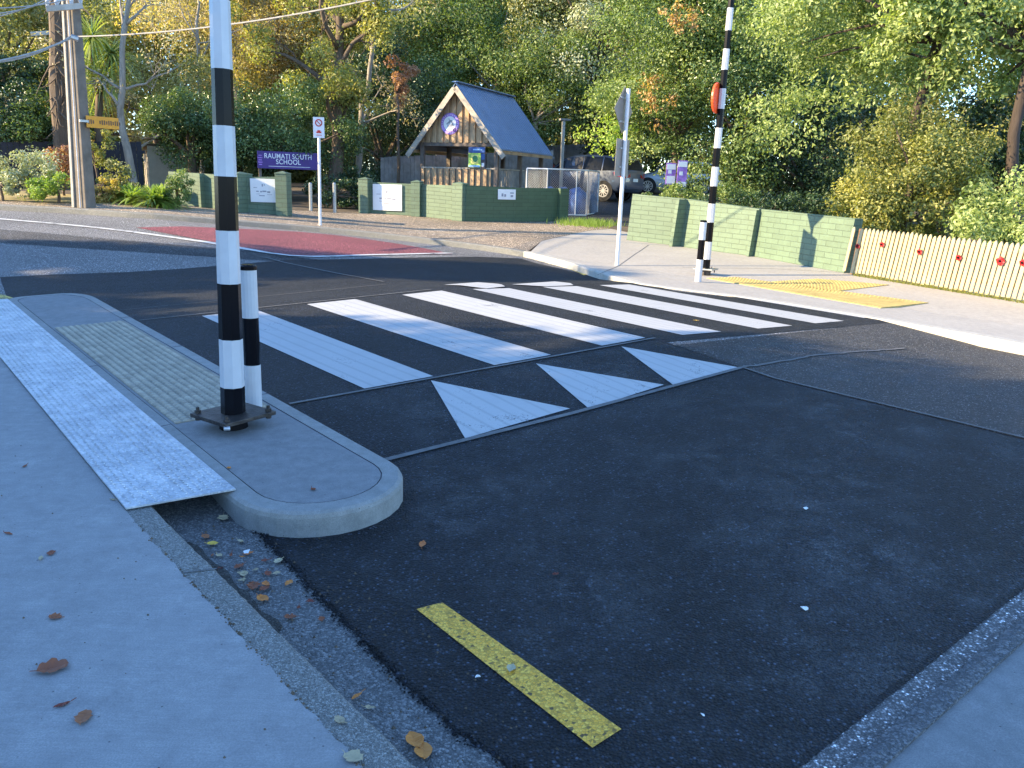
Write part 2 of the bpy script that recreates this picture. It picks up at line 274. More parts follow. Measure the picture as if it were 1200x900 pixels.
# ---------------------------------------------------------------- building helpers
def wl(o):
    v=Vector((0,0,0))
    while o: v+=o.location; o=o.parent
    return v
def tag(o,label=None,cat=None,group=None,kind=None):
    if label:o['label']=label
    if cat:o['category']=cat
    if group:o['group']=group
    if kind:o['kind']=kind
    return o
def empty(name,loc,label,cat,group=None):
    o=bpy.data.objects.new(name,None); o.empty_display_size=.2; COL.objects.link(o); o.location=loc; return tag(o,label,cat,group)
class MB:
    def __init__(s): s.v=[]; s.f=[]; s.m=[]; s.uv=None; s.mi=0
    def add(s,vs,fs):
        k=len(s.v); s.v+=[tuple(p) for p in vs]; s.f+=[tuple(k+i for i in f) for f in fs]; s.m+=[s.mi]*len(fs); return s
    def hexa(s,b,t):  # bottom 4, top 4 points
        return s.add(list(b)+list(t),[(3,2,1,0),(4,5,6,7),(0,1,5,4),(1,2,6,5),(2,3,7,6),(3,0,4,7)])
    def box(s,c,sx,sy,sz,rz=0,rx=0):   # c = centre
        ca,sa=math.cos(rz),math.sin(rz); vs=[]
        for dz in(-1,1):
            for dx,dy in((-1,-1),(1,-1),(1,1),(-1,1)):
                x,y,z=dx*sx/2,dy*sy/2,dz*sz/2; y,z=y*math.cos(rx)-z*math.sin(rx),y*math.sin(rx)+z*math.cos(rx)
                vs.append((c[0]+x*ca-y*sa,c[1]+x*sa+y*ca,c[2]+z))
        return s.hexa(vs[:4],vs[4:])
    def bar(s,p,q,wd,ht,up=(0,0,1)):   # beam from p to q
        p,q=Vector(p),Vector(q); d=(q-p).normalized(); side=d.cross(Vector(up)).normalized()*wd/2; u=side.cross(d).normalized()*ht/2
        return s.hexa([p-side-u,p+side-u,q+side-u,q-side-u],[p-side+u,p+side+u,q+side+u,q-side+u])
    def tube(s,pts,rs,n=8,cap=True):
        pts=[Vector(p) for p in pts]; 
        if isinstance(rs,(int,float)): rs=[rs]*len(pts)
        k=len(s.v); ref=None
        for i,p in enumerate(pts):
            d=(pts[min(i+1,len(pts)-1)]-pts[max(i-1,0)]).normalized()
            if ref is None: ref=d.orthogonal().normalized()
            ref=(ref-d*ref.dot(d)).normalized(); b=d.cross(ref)
            for j in range(n):
                a=2*math.pi*(j+.5)/n; s.v.append(tuple(p+(ref*math.cos(a)+b*math.sin(a))*rs[i]))
        for i in range(len(pts)-1):
            for j in range(n):
                s.f.append((k+i*n+j,k+i*n+(j+1)%n,k+(i+1)*n+(j+1)%n,k+(i+1)*n+j)); s.m.append(s.mi)
        if cap:
            s.f.append(tuple(k+j for j in range(n))[::-1]); s.m.append(s.mi); e=k+(len(pts)-1)*n; s.f.append(tuple(e+j for j in range(n))); s.m.append(s.mi)
        return s
    def disc(s,c,nrm,r,th,n=24,sx=1):
        c,nrm=Vector(c),Vector(nrm).normalized(); return s.tube([c-nrm*th/2,c+nrm*th/2],r,n)
    def build(s,name,mat,parent=None,smooth=False,bevel=0):
        me=bpy.data.meshes.new(name); o_=wl(parent) if parent else Vector((0,0,0))
        if not parent and s.v:
            a=np.array(s.v); o_=Vector((float((a[:,0].min()+a[:,0].max())/2),float((a[:,1].min()+a[:,1].max())/2),float(a[:,2].min())))
        me.from_pydata([(x-o_.x,y-o_.y,z-o_.z) for x,y,z in s.v],[],s.f)
        mats=mat if isinstance(mat,(list,tuple)) else [mat]
        for m in mats: me.materials.append(MT[m] if isinstance(m,str) else m)
        me.polygons.foreach_set('material_index',s.m)
        bm=bmesh.new(); bm.from_mesh(me); bmesh.ops.recalc_face_normals(bm,faces=bm.faces)
        if bevel:
            bmesh.ops.bevel(bm,geom=[e for e in bm.edges if len(e.link_faces)==2 and e.calc_face_angle(0)>.5],offset=bevel,segments=2,affect='EDGES',profile=.6)
        bm.to_mesh(me); bm.free()
        if smooth:
            for p in me.polygons: p.use_smooth=True
        if s.uv: 
            u_=me.uv_layers.new(name='UVMap')
            for l in me.loops: 
                x=me.vertices[l.vertex_index].co+o_; u_.data[l.index].uv=s.uv(x)
        o=bpy.data.objects.new(name,me); COL.objects.link(o)
        if parent: o.parent=parent
        else: o.location=o_
        return o
def copy_tree(o,parent=None):
    c=o.copy(); COL.objects.link(c); c.parent=parent
    for ch in o.children: copy_tree(ch,c)
    return c
# draped sheets that follow the ground exactly
def drape(name,poly,off,mat,mode='road',kind='structure',thick=0,parent=None,label=None,cat=None,group=None):
    bm=bmesh.new(); vs=[bm.verts.new((x,y,0)) for x,y in poly]; bm.faces.new(vs)
    bmesh.ops.triangulate(bm,faces=bm.faces[:])
    for (lst,n) in((UB,(ax,ay,0)),(VB,(cx,cy,0))):
        for k in lst:
            bmesh.ops.bisect_plane(bm,geom=bm.verts[:]+bm.edges[:]+bm.faces[:],plane_co=(n[0]*k,n[1]*k,0),plane_no=n,dist=1e-5)
    if thick:
        r=bmesh.ops.extrude_face_region(bm,geom=bm.faces[:]); top=set(g for g in r['geom'] if isinstance(g,bmesh.types.BMVert))
        for v in bm.verts: v.co.z=gz(v.co.x,v.co.y,mode)+(off if v in top else off-thick)
    else:
        for v in bm.verts: v.co.z=gz(v.co.x,v.co.y,mode)+off
    bmesh.ops.recalc_face_normals(bm,faces=bm.faces)
    if not thick:
        for f in bm.faces:
            if f.normal.z<0: f.normal_flip()
    me=bpy.data.meshes.new(name); bm.to_mesh(me); bm.free(); me.materials.append(MT[mat])
    o=bpy.data.objects.new(name,me); COL.objects.link(o)
    if parent: 
        me.transform(Matrix.Translation(-wl(parent))); o.parent=parent
    if kind: o['kind']=kind
    return tag(o,label,cat,group)
def UVP(l): return [uv(u,v) for u,v in l]
def PX(l,mode='foot'): return [at(x,y,mode) for x,y in l]
def jag(a,b,step,amp):
    a,b=Vector(a),Vector(b); n=max(2,int((b-a).length/step)); d=(b-a).normalized(); s=Vector((-d.y,d.x)); out=[]
    for i in range(n+1):
        p=a+(b-a)*i/n+s*(random.uniform(-amp,amp) if 0<i<n else 0); out.append((p.x,p.y))
    return out
def smooth_line(pts,n=6):
    out=[]; P=[Vector(p) for p in pts]
    for i in range(len(P)-1):
        p0,p1,p2,p3=P[max(i-1,0)],P[i],P[i+1],P[min(i+2,len(P)-1)]
        for k in range(n):
            t=k/n; q=.5*((2*p1)+(-p0+p2)*t+(2*p0-5*p1+4*p2-p3)*t*t+(-p0+3*p1-3*p2+p3)*t**3); out.append((q.x,q.y))
    out.append(tuple(P[-1])); return out
def offset_line(l,d):
    out=[]
    for i,p in enumerate(l):
        a=Vector(l[max(i-1,0)]); b=Vector(l[min(i+1,len(l)-1)]); t=(b-a).normalized(); out.append((p[0]-t.y*d,p[1]+t.x*d))
    return out
# ================================================================ GROUND
drape('ground',[(-400,-400),(400,-400),(400,400),(-400,400)],-.06,'soil','base')
# far kerb line (left to right in the picture)
FK=smooth_line([(-42,19.5),(-24,19.0)]+PX([(0,240),(180,250),(375,266),(500,279),(600,292),(650,303),(700,318),(740,330),(785,337),(900,352),(1100,385),(1200,403)]),5)
d=Vector(FK[-1])-Vector(FK[-6]); d.normalize(); _e=Vector(FK[-1]); FK+= [tuple(_e+d*k) for k in(1,2,3,4,6,8,12,20)]
# old road under everything
near=[uv(u,1.02) for u in(-25,-10,0,5,10,20,45)]
drape('road',near+FK,0.0,'old_asphalt')
EDGE=[uv(.95,1.385)]+PX([(590,898),(530,856),(470,800),(395,722),(330,655),(300,622)],'road')
edge=[]
for i_ in range(len(EDGE)-1): edge+=jag(EDGE[i_],EDGE[i_+1],.022,.006)[(1 if i_ else 0):]
new=edge+UVP([(3.5,1.28),(8,1.28),(9.9,1.28)])+PX([(0,325),(60,322),(150,319),(215,315),(300,308),(400,304),(480,302),(560,301),(610,303)],'road')+PX([(700,325),(790,341)],'road')+UVP([(4.45,10.3),(4.5,5.42),(.95,5.42)])
drape('new_road_surface',new,.004,'new_asphalt')
drape('right_lane_surface',UVP([(.95,5.43),(4.4,5.43),(4.5,10.35),(-20,9.9),(-20,5.43)]),.004,'side_asphalt')
drape('red_road_surface',smooth_line(PX([(160,267),(240,282),(338,299),(430,299.5),(530,298)],'road'),3)+smooth_line(PX([(530,298),(460,285),(350,272),(160,267)],'road'),3)[1:-1],.008,'red_asphalt')
def strip(name,line,wd,off,mat,mode='road'):
    a=offset_line(line,wd/2); b=offset_line(line,-wd/2); return drape(name,a+b[::-1],off,mat,mode)
strip('edge_line',smooth_line(PX([(-60,252),(0,257),(120,268),(240,284),(340,300),(440,299),(530,297)],'road'),4),.14,.012,'line_paint')
# joints and sealed edges
strip('joint_ramp_bottom',[uv(3.62,1.98),uv(3.63,3.5),uv(3.70,5.42)],.038,.012,'joint')
strip('joint_ramp_top',[uv(4.64,2.03),uv(4.62,5.42)],.03,.012,'joint')
strip('joint_table_end',[uv(7.93,2.03),uv(7.98,5.3)],.022,.012,'joint')
strip('joint_far_ramp',[uv(8.9,2.0),uv(9.0,5.3)],.02,.012,'joint')
strip('joint_centre',[uv(-10,5.44),uv(0,5.44),uv(3.7,5.42)],.03,.012,'joint')
strip('joint_centre_far',PX([(310,302),(400,322),(450,331)],'road'),.04,.012,'joint')
strip('joint_side',jag(at(870,432,'road'),at(960,417,'road'),.08,.012)+jag(at(960,417,'road'),at(1060,409,'road'),.08,.012)[1:],.028,.012,'joint')
# zebra stripes: each one a thing painted on the table
Z=[(2.58,3.13,4.68,7.84,'nearest white zebra stripe running behind the near striped pole'),
(3.68,4.25,4.68,7.88,'second white zebra stripe out from the near striped pole'),
(4.82,5.36,4.68,7.85,'third white zebra stripe from the near kerb, just before the road crown'),
(5.84,6.42,4.66,7.9,'fourth white zebra stripe, the first beyond the road crown'),
(7.02,7.64,4.66,7.95,'fifth white zebra stripe, in the dappled sunlight'),
(8.12,8.73,4.68,8.0,'sixth white zebra stripe, second last before the far kerb'),
(9.3,10.0,4.75,8.0,'last sunlit white zebra stripe beside the far kerb')]
for v0,v1,u0,u1,lab in Z:
    drape('zebra_stripe',UVP([(u0,v0),(u0,v1),(u1,v1),(u1,v0)]),.008,'white_paint',kind=None,label='flat '+lab,cat='road marking',group='zebra crossing stripes')
TR=[([(505,447),(668,480),(545,515)],'white ramp triangle nearest the island, below the first and second stripes'),
([(628,427),(778,452),(690,480)],'middle white ramp triangle between two others'),
([(728,407),(868,432),(790,453)],'white ramp triangle farthest from the island, at the road crown')]
for p,lab in TR: drape('ramp_triangle',PX(p,'road'),.008,'white_paint',kind=None,label=lab,cat='road marking',group='white triangles on the crossing ramp')
for p,lab in([(520,335),(560,332),(584,334),(592,337),(570,339.5)],'small rounded tip of a far ramp marking in front of the fourth stripe'),([(600,334.5),(650,331),(668,333),(672,335.5),(640,337)],'small rounded tip of a far ramp marking in front of the fifth stripe'):
    drape('ramp_triangle',PX(p,'road'),.016,'white_paint',kind=None,label=lab,cat='road marking',group='far ramp markings')
drape('yellow_line',PX([(488,716),(518,708),(728,857),(694,879)],'road'),.008,'yellow_road_paint',kind=None,label='short worn yellow no-stopping line painted on the black asphalt',cat='road marking')
drape('yellow_line',PX([(655,310),(660,309),(690,322),(684,323)],'road'),.008,'yellow_paint',kind=None,label='short faded yellow line beside the far kerb curve',cat='road marking')
drape('yellow_line',PX([(-10,344),(4,346),(16,350),(-4,352)],'road'),.008,'yellow_paint',kind=None,label='end of a yellow line past the far tip of the island',cat='road marking')
drape('dust',UVP([(.97,1.52),(3.0,1.40),(3.57,2.1),(3.57,5.38),(.97,5.38)]),.0065,'scuff')
drape('dust',UVP([(3.72,2.06),(4.58,2.06),(4.55,5.36),(3.76,5.36)]),.0065,'scuff')
drape('dust',UVP([(-12,5.5),(4.3,5.5),(4.4,9.0),(-12,8.8)]),.0065,'scuff')
# near footpath, kerb, gutter
KT=at(178,595)
fp=[uv(-12,-7),uv(-12,.87),uv(.5,.87)]+jag(uv(.55,.865),uv(3.4,.79),.03,.006)+[uv(30,.79),uv(30,-7)]
drape('footpath',fp,0,'foot_concrete','foot')
def kerb(name,line,height_mode,mat,wd=.26,rough=0,drop=.15):
    # line = face line; width goes to the left side of travel
    b=MB(); inner=offset_line(line,wd); mid=offset_line(line,.018); n=len(line)
    for i,(p,q,r) in enumerate(zip(line,mid,inner)):
        zb=gz(*p,'base'); zt=zb+.12; k=random.uniform(-rough,rough)
        b.v+=[(p[0],p[1],zb-.12),(p[0]+k,p[1]+k,zt-.022),(q[0]+k,q[1],zt-.002),(r[0],r[1],gz(*r,'foot')-.001),(r[0],r[1],zb-.12)]
    for i in range(n-1):
        for j in range(4): b.f.append((i*5+j,i*5+5+j,i*5+6+j,i*5+1+j)); b.m.append(0)
    b.f+=[(0,1,2,3,4),tuple((n-1)*5+j for j in range(5))]; b.m+=[0,0]
    o=b.build(name,mat); o['kind']='structure'; return o
kl=[uv(-12,1.0)]+jag(uv(.0,1.00),uv(3.35,.905),.02,.0012)+[uv(k,.905) for k in(3.4,3.7,4,4.6,6,8.2,9.4,12,15,20,25,30)]
kerb('kerb',kl,0,'kerb_concrete',wd=.17,rough=.0015)
gl=[uv(-12,.92),uv(12,.92),uv(12,1.3),uv(3.4,1.30)]+[(p[0]+cx*.02,p[1]+cy*.02) for p in edge[::-3]]+[uv(.9,1.5),uv(-12,1.5)]
drape('gutter',gl,.0025,'gutter_concrete','road')
drape('gutter_dirt_shade',[uv(-2,.97)]+[uv(k*.1,.99-.0284*k*.1) for k in range(0,34)]+[uv(k*.05,1.03-.0284*k*.05+.012*math.sin(k*1.3)+random.uniform(-.008,.010)+(.05 if k>48 else 0)) for k in range(66,0,-1)]+[uv(-2,1.03)],.0135,'gutter_dirt_shade','road')  # dark strip at the kerb foot: grime plus painted occlusion shade
strip('kerb_joint',[uv(2.79,.915),uv(2.83,.80)],.008,.002,'joint','foot')
# channel at lower right
cA,cB=uv(.86,1.86),uv(.84,3.3)
drape('channel',[uv(.82,1.42),uv(.80,5.5),uv(-2.5,5.5),uv(-2.5,1.42)],.014,'channel')
b=MB()
ln=[uv(.87,1.42+.04*i) for i in range(100)]; 
for i,p in enumerate(ln):
    u_,v_=toUV(*p); z=gz(*p,'road'); j=random.uniform(-.004,.004)
    q0=uv(u_+j,v_); q1=uv(u_-.035,v_); q2=uv(u_-.07,v_)
    b.v+=[(*q0,z-.02),(*q0,z+.014+random.uniform(-.001,.002)),(*q1,z+.026+random.uniform(-.002,.002)),(*q2,z+.024),(*q2,z-.02)]
for i in range(99):
    for j in range(4): b.f.append((i*5+j,i*5+5+j,i*5+6+j,i*5+1+j)); b.m.append(0)
b.build('channel_edge','channel_edge')['kind']='structure'
# ---- kerb island
root=empty('kerb_island',(*uv(6,1.6),gz(*uv(6,1.6),'base')),'long narrow concrete kerb island with rounded end carrying the near striped pole','kerb island')
def island_outline(ins,seg=14):
    v0,v1=1.21+ins,2.02-ins; r=(v1-v0)/2; vc=(v0+v1)/2; u0=2.99+ins; out=[]
    for i in range(seg+1):
        a=-math.pi/2-math.pi*i/seg  # from v0 side round near end to v1
        out.append((u0+r*1.0+r*math.cos(math.pi/2+math.pi*i/seg) , vc-r*math.cos(math.pi*i/seg)))
    r2=min(.26,r); u1=9.95-ins
    for i in range(seg//2+1): 
        a=math.pi/2*i/(seg//2); out.append((u1-.45+.45*math.sin(a)-(0), v1-r2+r2*math.cos(a)))
    for i in range(seg//2+1):
        a=math.pi/2*i/(seg//2); out.append((u1-.25+.25*math.cos(a), v0+.2-.2*math.sin(a)))
    return out
def fix(o): # dedupe
    r=[]
    for p in o:
        if not r or (abs(p[0]-r[-1][0])+abs(p[1]-r[-1][1]))>.004: r.append(p)
    return r
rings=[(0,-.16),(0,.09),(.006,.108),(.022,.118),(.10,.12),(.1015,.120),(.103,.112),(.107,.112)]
b=MB(); O=[island_outline(i) for i,_ in rings]; n=len(O[0])
for (ins,z),o in zip(rings,O):
    for (u,v) in o:
        x,y=uv(u,v); b.v.append((x,y,Pf(v)+Uf(u)+z))
for k in range(len(rings)-1):
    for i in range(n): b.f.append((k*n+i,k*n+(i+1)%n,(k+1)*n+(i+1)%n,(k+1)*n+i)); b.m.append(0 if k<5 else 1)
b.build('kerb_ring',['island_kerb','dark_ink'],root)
for uj,vs_ in((4.62,(1.212,1.312)),(4.9,(1.918,2.018)),(6.6,(1.918,2.018)),(6.3,(1.212,1.312)),(8.1,(1.918,2.018))):
    b=MB(); p,q=uv(uj,vs_[0]),uv(uj+.004,vs_[1]); b.bar((*p,gz(*p)+.0005),(*q,gz(*q)+.0005),.006,.003); b.build('joint','dark_ink',root)
ins=[uv(u,v) for u,v in fix(island_outline(.107))]
drape('infill',ins,-.001,'island_concrete','foot',kind=None,parent=root)
def domes(name,u0,u1,v0,v1,pitch,r,mat,root,mode='foot',slab=True,poly=None,h=.005):
    b=MB()
    if slab:
        q=[uv(u0,v0),uv(u1,v0),uv(u1,v1),uv(u0,v1)]; N_=max(1,int((u1-u0)/.5))
        for i in range(N_):
            a0=u0+(u1-u0)*i/N_; a1=u0+(u1-u0)*(i+1)/N_
            pts=[uv(a0,v0),uv(a1,v0),uv(a1,v1),uv(a0,v1)]
            b.hexa([(x,y,gz(x,y,mode)-.01) for x,y in pts],[(x,y,gz(x,y,mode)+.003) for x,y in pts])
    b.m=[1]*len(b.m)
    nu=int((u1-u0-.03)/pitch); nv=int((v1-v0-.03)/pitch)
    for i in range(nu+1):
        for j in range(nv+1):
            u=u0+.02+pitch*i; v=v0+.02+pitch*j; x,y=uv(u,v)
            z=gz(x,y,mode)+.003; k=len(b.v)
            for rr,zz in((r,0),(r*.62,h)):
                for a in range(8): b.v.append((x+rr*math.cos(a*math.pi/4),y+rr*math.sin(a*math.pi/4),z+zz))
            for a in range(8): b.f.append((k+a,k+(a+1)%8,k+8+(a+1)%8,k+8+a)); b.m.append(0)
            b.f.append(tuple(k+8+a for a in range(8))); b.m.append(0)
    return b.build(name,mat,root)
domes('tactile_paving',4.62,7.92,1.335,1.90,.05,.0215,['tactile','tactile_slab'],root,h=.009)
pad=domes('tactile_pad',6.45,8.4,-.1,.70,.05,.0215,['tactile','tactile_slab'],None); tag(pad,'beige tactile pad on the near footpath at the left edge of the photo','tactile paving')
# tread plate bridging the gutter
b=MB(); pu=sorted([3.47+(9.75-3.47)*i/15 for i in range(16)]+[4.0])
for u in pu:
    for v in(.79,1.245):
        x,y=uv(u+(.05 if v<1 else 0),v)
        for dz in(.0,.008): b.v.append((x,y,Uf(u)+.1235+dz+(.003 if v<1 else .006)))
for i in range(16):
    k=i*4; b.f+=[(k,k+4,k+6,k+2),(k+1,k+3,k+7,k+5),(k,k+1,k+5,k+4),(k+2,k+6,k+7,k+3)]; b.m+=[0]*4
b.f+=[(0,2,3,1),(64,65,67,66)]; b.m+=[0,0]
for i in range(int(6.0/.030)):
    for j in range(13):
        u=3.53+i*.030; v=.815+j*.033+(.0 if i%2 else .0); 
        if u<3.55 and v<.83: continue
        x,y=uv(u,v); z=Uf(u)+.1335+(.0028 if v<1.02 else .0055)*1+.0012; a_=(.785 if (i+j)%2 else -.785)
        dx,dy=uv(math.cos(a_),math.sin(a_)); k=len(b.v); l_,w_=.0135,.0032
        b.v+=[(x-dx*l_,y-dy*l_,z-.002),(x+dy*w_,y-dx*w_,z-.002),(x+dx*l_,y+dy*l_,z-.002),(x-dy*w_,y+dx*w_,z-.002),(x,y,z+.0035)]
        b.f+=[(k,k+1,k+4),(k+1,k+2,k+4),(k+2,k+3,k+4),(k+3,k,k+4)]; b.m+=[0]*4
tag(b.build('tread_plate','tread'),'long pale aluminium tread plate bridging the gutter between footpath and kerb island','metal plate')
# ---- far footpaths
LK=[p for p in FK]; 
iconc=min(range(len(FK)),key=lambda i:(Vector(FK[i])-Vector(at(612,294))).length)
KF=[p for p in FK]
kerb('far_kerb_left',FK[:iconc+1],0,'kerb_concrete',wd=.16)
kerb('far_kerb',FK[iconc:],0,'far_kerb',wd=.2)
cl=[at(635,282),at(690,270),at(740,266)]
leftpoly=offset_line(FK[:iconc+1],.155)+cl+[(5.5,24.5),(8,30),(1,32),(-6,31),(-12,29),(-20,25.5),(-42,27)]
drape('left_footpath',leftpoly,0,'brown_asphalt','foot')
rightpoly=offset_line(FK[iconc:],.195)+[(19,6),(18,9),(9.6,11.3),(6.6,16.0),(3.6,20.9)]+cl[::-1]
drape('far_footpath',rightpoly,-.004,'far_concrete','foot')
drape('driveway',PX([(664,257),(735,266),(758,232),(765,222)])+[(14,48),(14,60),(-8,60),(-6,40),(-1,34)]+PX([(668,236)]),.010,'drive_asphalt','foot')
drape('school_grounds',[(-60,24.5),(-20,24.3),(-10.5,21.4),(-8.6,21.4),(-6,23.4),(-4,24.4),(-1,23.9),(1.5,24.8),(3.2,21.3),(6.6,16.6),(8.2,13.9),(14,11),(60,10),(90,90),(-90,90)],.006,'soil','foot')
drape('verge',[(-42,20.3),(-24,20.2),(-10.2,19.55),(-7.9,20.3),(-8.6,21.1),(-10.5,21.5),(-20,24.5),(-42,25)],.008,'verge','foot')
for nm,l in(('footpath_shadow_joint',[(800,313.5),(900,314.5),(985,319)]),('footpath_shadow_joint',[(700,322),(745,297),(760,287)])): strip(nm,PX(l),.015,.0,'joint','foot')  # first strip paints the signpost's cast shadow, second is a joint
# yellow tactile pads at the far side
TY=[]
def quadpad(name,q,label):
    b=MB(); P=[Vector(at(*p)) for p in q]
    b.hexa([(p.x,p.y,gz(p.x,p.y)-.02) for p in P],[(p.x,p.y,gz(p.x,p.y)+.006) for p in P])
    L1=(P[1]-P[0]).length; L2=(P[3]-P[0]).length; n1=int(L1/.06); n2=int(L2/.06)
    for i in range(n1):
        for j in range(n2):
            s,t_=(i+.5)/n1,(j+.5)/n2; p=P[0]*(1-s)*(1-t_)+P[1]*s*(1-t_)+P[2]*s*t_+P[3]*(1-s)*t_; z=gz(p.x,p.y)+.006; k=len(b.v)
            for rr,zz in((.02,0),(.012,.006)):
                for a in range(6): b.v.append((p.x+rr*math.cos(a*1.047),p.y+rr*math.sin(a*1.047),z+zz))
            for a in range(6): b.f.append((k+a,k+(a+1)%6,k+6+(a+1)%6,k+6+a)); b.m.append(0)
            b.f.append(tuple(k+6+a for a in range(6))); b.m.append(0)
    tag(b.build(name,'tactile_yellow'),label,'tactile paving','yellow tactile paving on the far footpath')
quadpad('tactile_pad',[(828,326),(1032,361),(1088,355),(862,325)],'long yellow tactile strip along the far kerb, starting at the far striped pole')
quadpad('tactile_pad',[(905,330),(975,342),(1042,334),(958,327)],'short yellow tactile patch reaching back towards the picket fence')
# ================================================================ POLES AND BOLLARDS
def band_pole(name,base,top,r0,r1,bands,label,nside=8,start='black',group=None,lean=None):
    base=Vector(base); top=Vector(top); rt_=empty(name,base,label,'crossing pole',group); L=(top-base).length; d=(top-base)/L
    s=0; dark=(start=='black')
    for l in bands:
        e=min(s+l,L); b=MB(); rr=lambda q:r0+(r1-r0)*q/L
        b.tube([base+d*s,base+d*e],[rr(s),rr(e)],nside); b.build('black_band' if dark else 'white_band','black_gloss' if dark else 'white_gloss',rt_)
        dark=not dark; s=e
        if s>=L: break
    return rt_,d
# near pole
pb=Vector((*at(274,500),0)); pb.z=gz(pb.x,pb.y)
D0=math.hypot(pb.x,pb.y); tp=pt(257.4,2,D0); vec=(tp-pb)
topn=pb+vec*(4.2/vec.length)
zb=pt(273.5,497,D0)
def hgt(py,D=D0,px=268): return (pt(px,py,D)-pb).length
bs=[hgt(y) for y in(453,397,332,270,207,148,82,1,-70,-140,-210,-280)]
bands=[bs[0]]+[bs[i+1]-bs[i] for i in range(len(bs)-1)]
root,dn=band_pole('striped_pole',pb,topn,.067,.036,bands,'tall glossy black and white banded octagonal pole bolted to the near kerb island')
# base plate on levelling bolts
pc=pb+dn*.075; u1=Vector((cx,cy,.02)).normalized(); a1=Vector((ax,ay,0))
def psq(c,hs,th,rot):
    e1=(u1*math.cos(rot)+a1*math.sin(rot)); e2=(-u1*math.sin(rot)+a1*math.cos(rot)); q=[c+e1*x*hs+e2*y*hs for x,y in((-1,-1),(1,-1),(1,1),(-1,1))]
    return [p-Vector((0,0,th/2)) for p in q],[p+Vector((0,0,th/2)) for p in q],e1,e2
lo,hi,e1,e2=psq(pc,.165,.022,.25)
b=MB(); b.hexa(lo,hi); b.build('base_plate','rust_steel',root,bevel=.003)
b=MB(); b.tube([pb-Vector((0,0,.01)),pc],[.080,.072],14); b.build('mounting_stub','black_gloss',root)
for i,(x,y) in enumerate(((-1,-1),(1,-1),(1,1),(-1,1))):
    p=pc+e1*x*.135+e2*y*.135; b=MB(); b.tube([p-Vector((0,0,.03)),p+Vector((0,0,.045))],.009,8); b.tube([p+Vector((0,0,.011)),p+Vector((0,0,.027))],.017,6); b.tube([p-Vector((0,0,.03)),p-Vector((0,0,.012))],.016,6)
    b.build('bolt','rust_steel',root)
b=MB(); q=lo[0]+(lo[1]-lo[0])*.05; b.tube([q+Vector((-.02,-.012,-.004)),q+Vector((.01,.0,-.004))],.012,12); b.build('bolt','galv',root)
def bollard(base_px,topy,D,r,cuts,label,lean_top=None,cap=True):
    pb=Vector((*at(*base_px),0)); pb.z=gz(pb.x,pb.y); D=math.hypot(pb.x,pb.y)
    tp=pt(lean_top,topy,D); L=(tp-pb).length; d=(tp-pb).normalized()
    hh=[(pt(base_px[0]+(lean_top-base_px[0])*(base_px[1]-y)/(base_px[1]-topy),y,D)-pb).length for y in cuts]
    r_=empty('striped_bollard',pb,label,'bollard','black and white bollards beside the crossing poles')
    es=[0]+hh+[L-.03]
    for i in range(len(es)-1):
        b=MB(); b.tube([pb+d*es[i],pb+d*es[i+1]],r,16); b.build('white_band' if i%2==0 else 'black_band','white_gloss' if i%2==0 else 'black_gloss',r_,smooth=False)
    b=MB(); b.tube([pb+d*(L-.03),pb+d*(L-.008),pb+d*L],[r*1.04,r*1.04,r*.8],16); b.build('cap','black_gloss',r_)
bollard((298,478),310,5.6,.048,[427,372],'short black and white bollard with black cap standing just behind the near striped pole',290.5)
# far pole
pb=Vector((*at(826.5,322),0)); pb.z=gz(pb.x,pb.y); D1=math.hypot(pb.x,pb.y)
tp=pt(857,0,D1); vec=tp-pb; 
bs=[25,95,152,217,275,338,397,460,518,578,632,690,750,805][::-1]; ys=[y/2.647 for y in bs]
hs=[(pt(829+(857-829)*(315-y)/315,y,D1)-pb).length for y in ys]
for k in range(4): hs.append(hs[-1]+.33)
bands=[hs[0]]+[hs[i+1]-hs[i] for i in range(len(hs)-1)]
# lowest band is black in the photo
root,dn=band_pole('striped_pole',pb+vec.normalized()*.0,pb+vec*(hs[-1]/vec.length),.066,.046,bands,'black and white banded pole on the far footpath in front of the green wall')
Z3=Vector((0,0,1)); g0=pb+dn*.10
b=MB(); b.box((g0.x,g0.y,g0.z),.34,.30,.02,-.6); b.build('base_plate','galv',root,bevel=.003)
b=MB(); b.tube([pb,g0],.09,12); b.build('mounting_stub','rust_steel',root)
for x,y in((-.12,-.1),(.13,-.08),(.12,.11),(-.11,.1)):
    b=MB(); b.tube([(g0.x+x,g0.y+y,g0.z-.05),(g0.x+x,g0.y+y,g0.z+.03)],.011,6); b.build('bolt','rust_steel',root)
dc=pt(840.5,115,D1-.02); nrm=Vector((.86,-.50,.0)); 
b=MB(); n_=nrm.normalized(); b.tube([dc-n_*.03,dc-n_*.028,dc+n_*.0,dc+n_*.012],[.12,.235,.24,.235],28); o=b.build('orange_disc','orange'); tag(o,'fluorescent orange crossing disc fixed edge-on to the far striped pole','crossing disc')
bollard((818,330),258,13,.052,[304,281],'short black and white bollard with black cap beside the far striped pole',824.8)
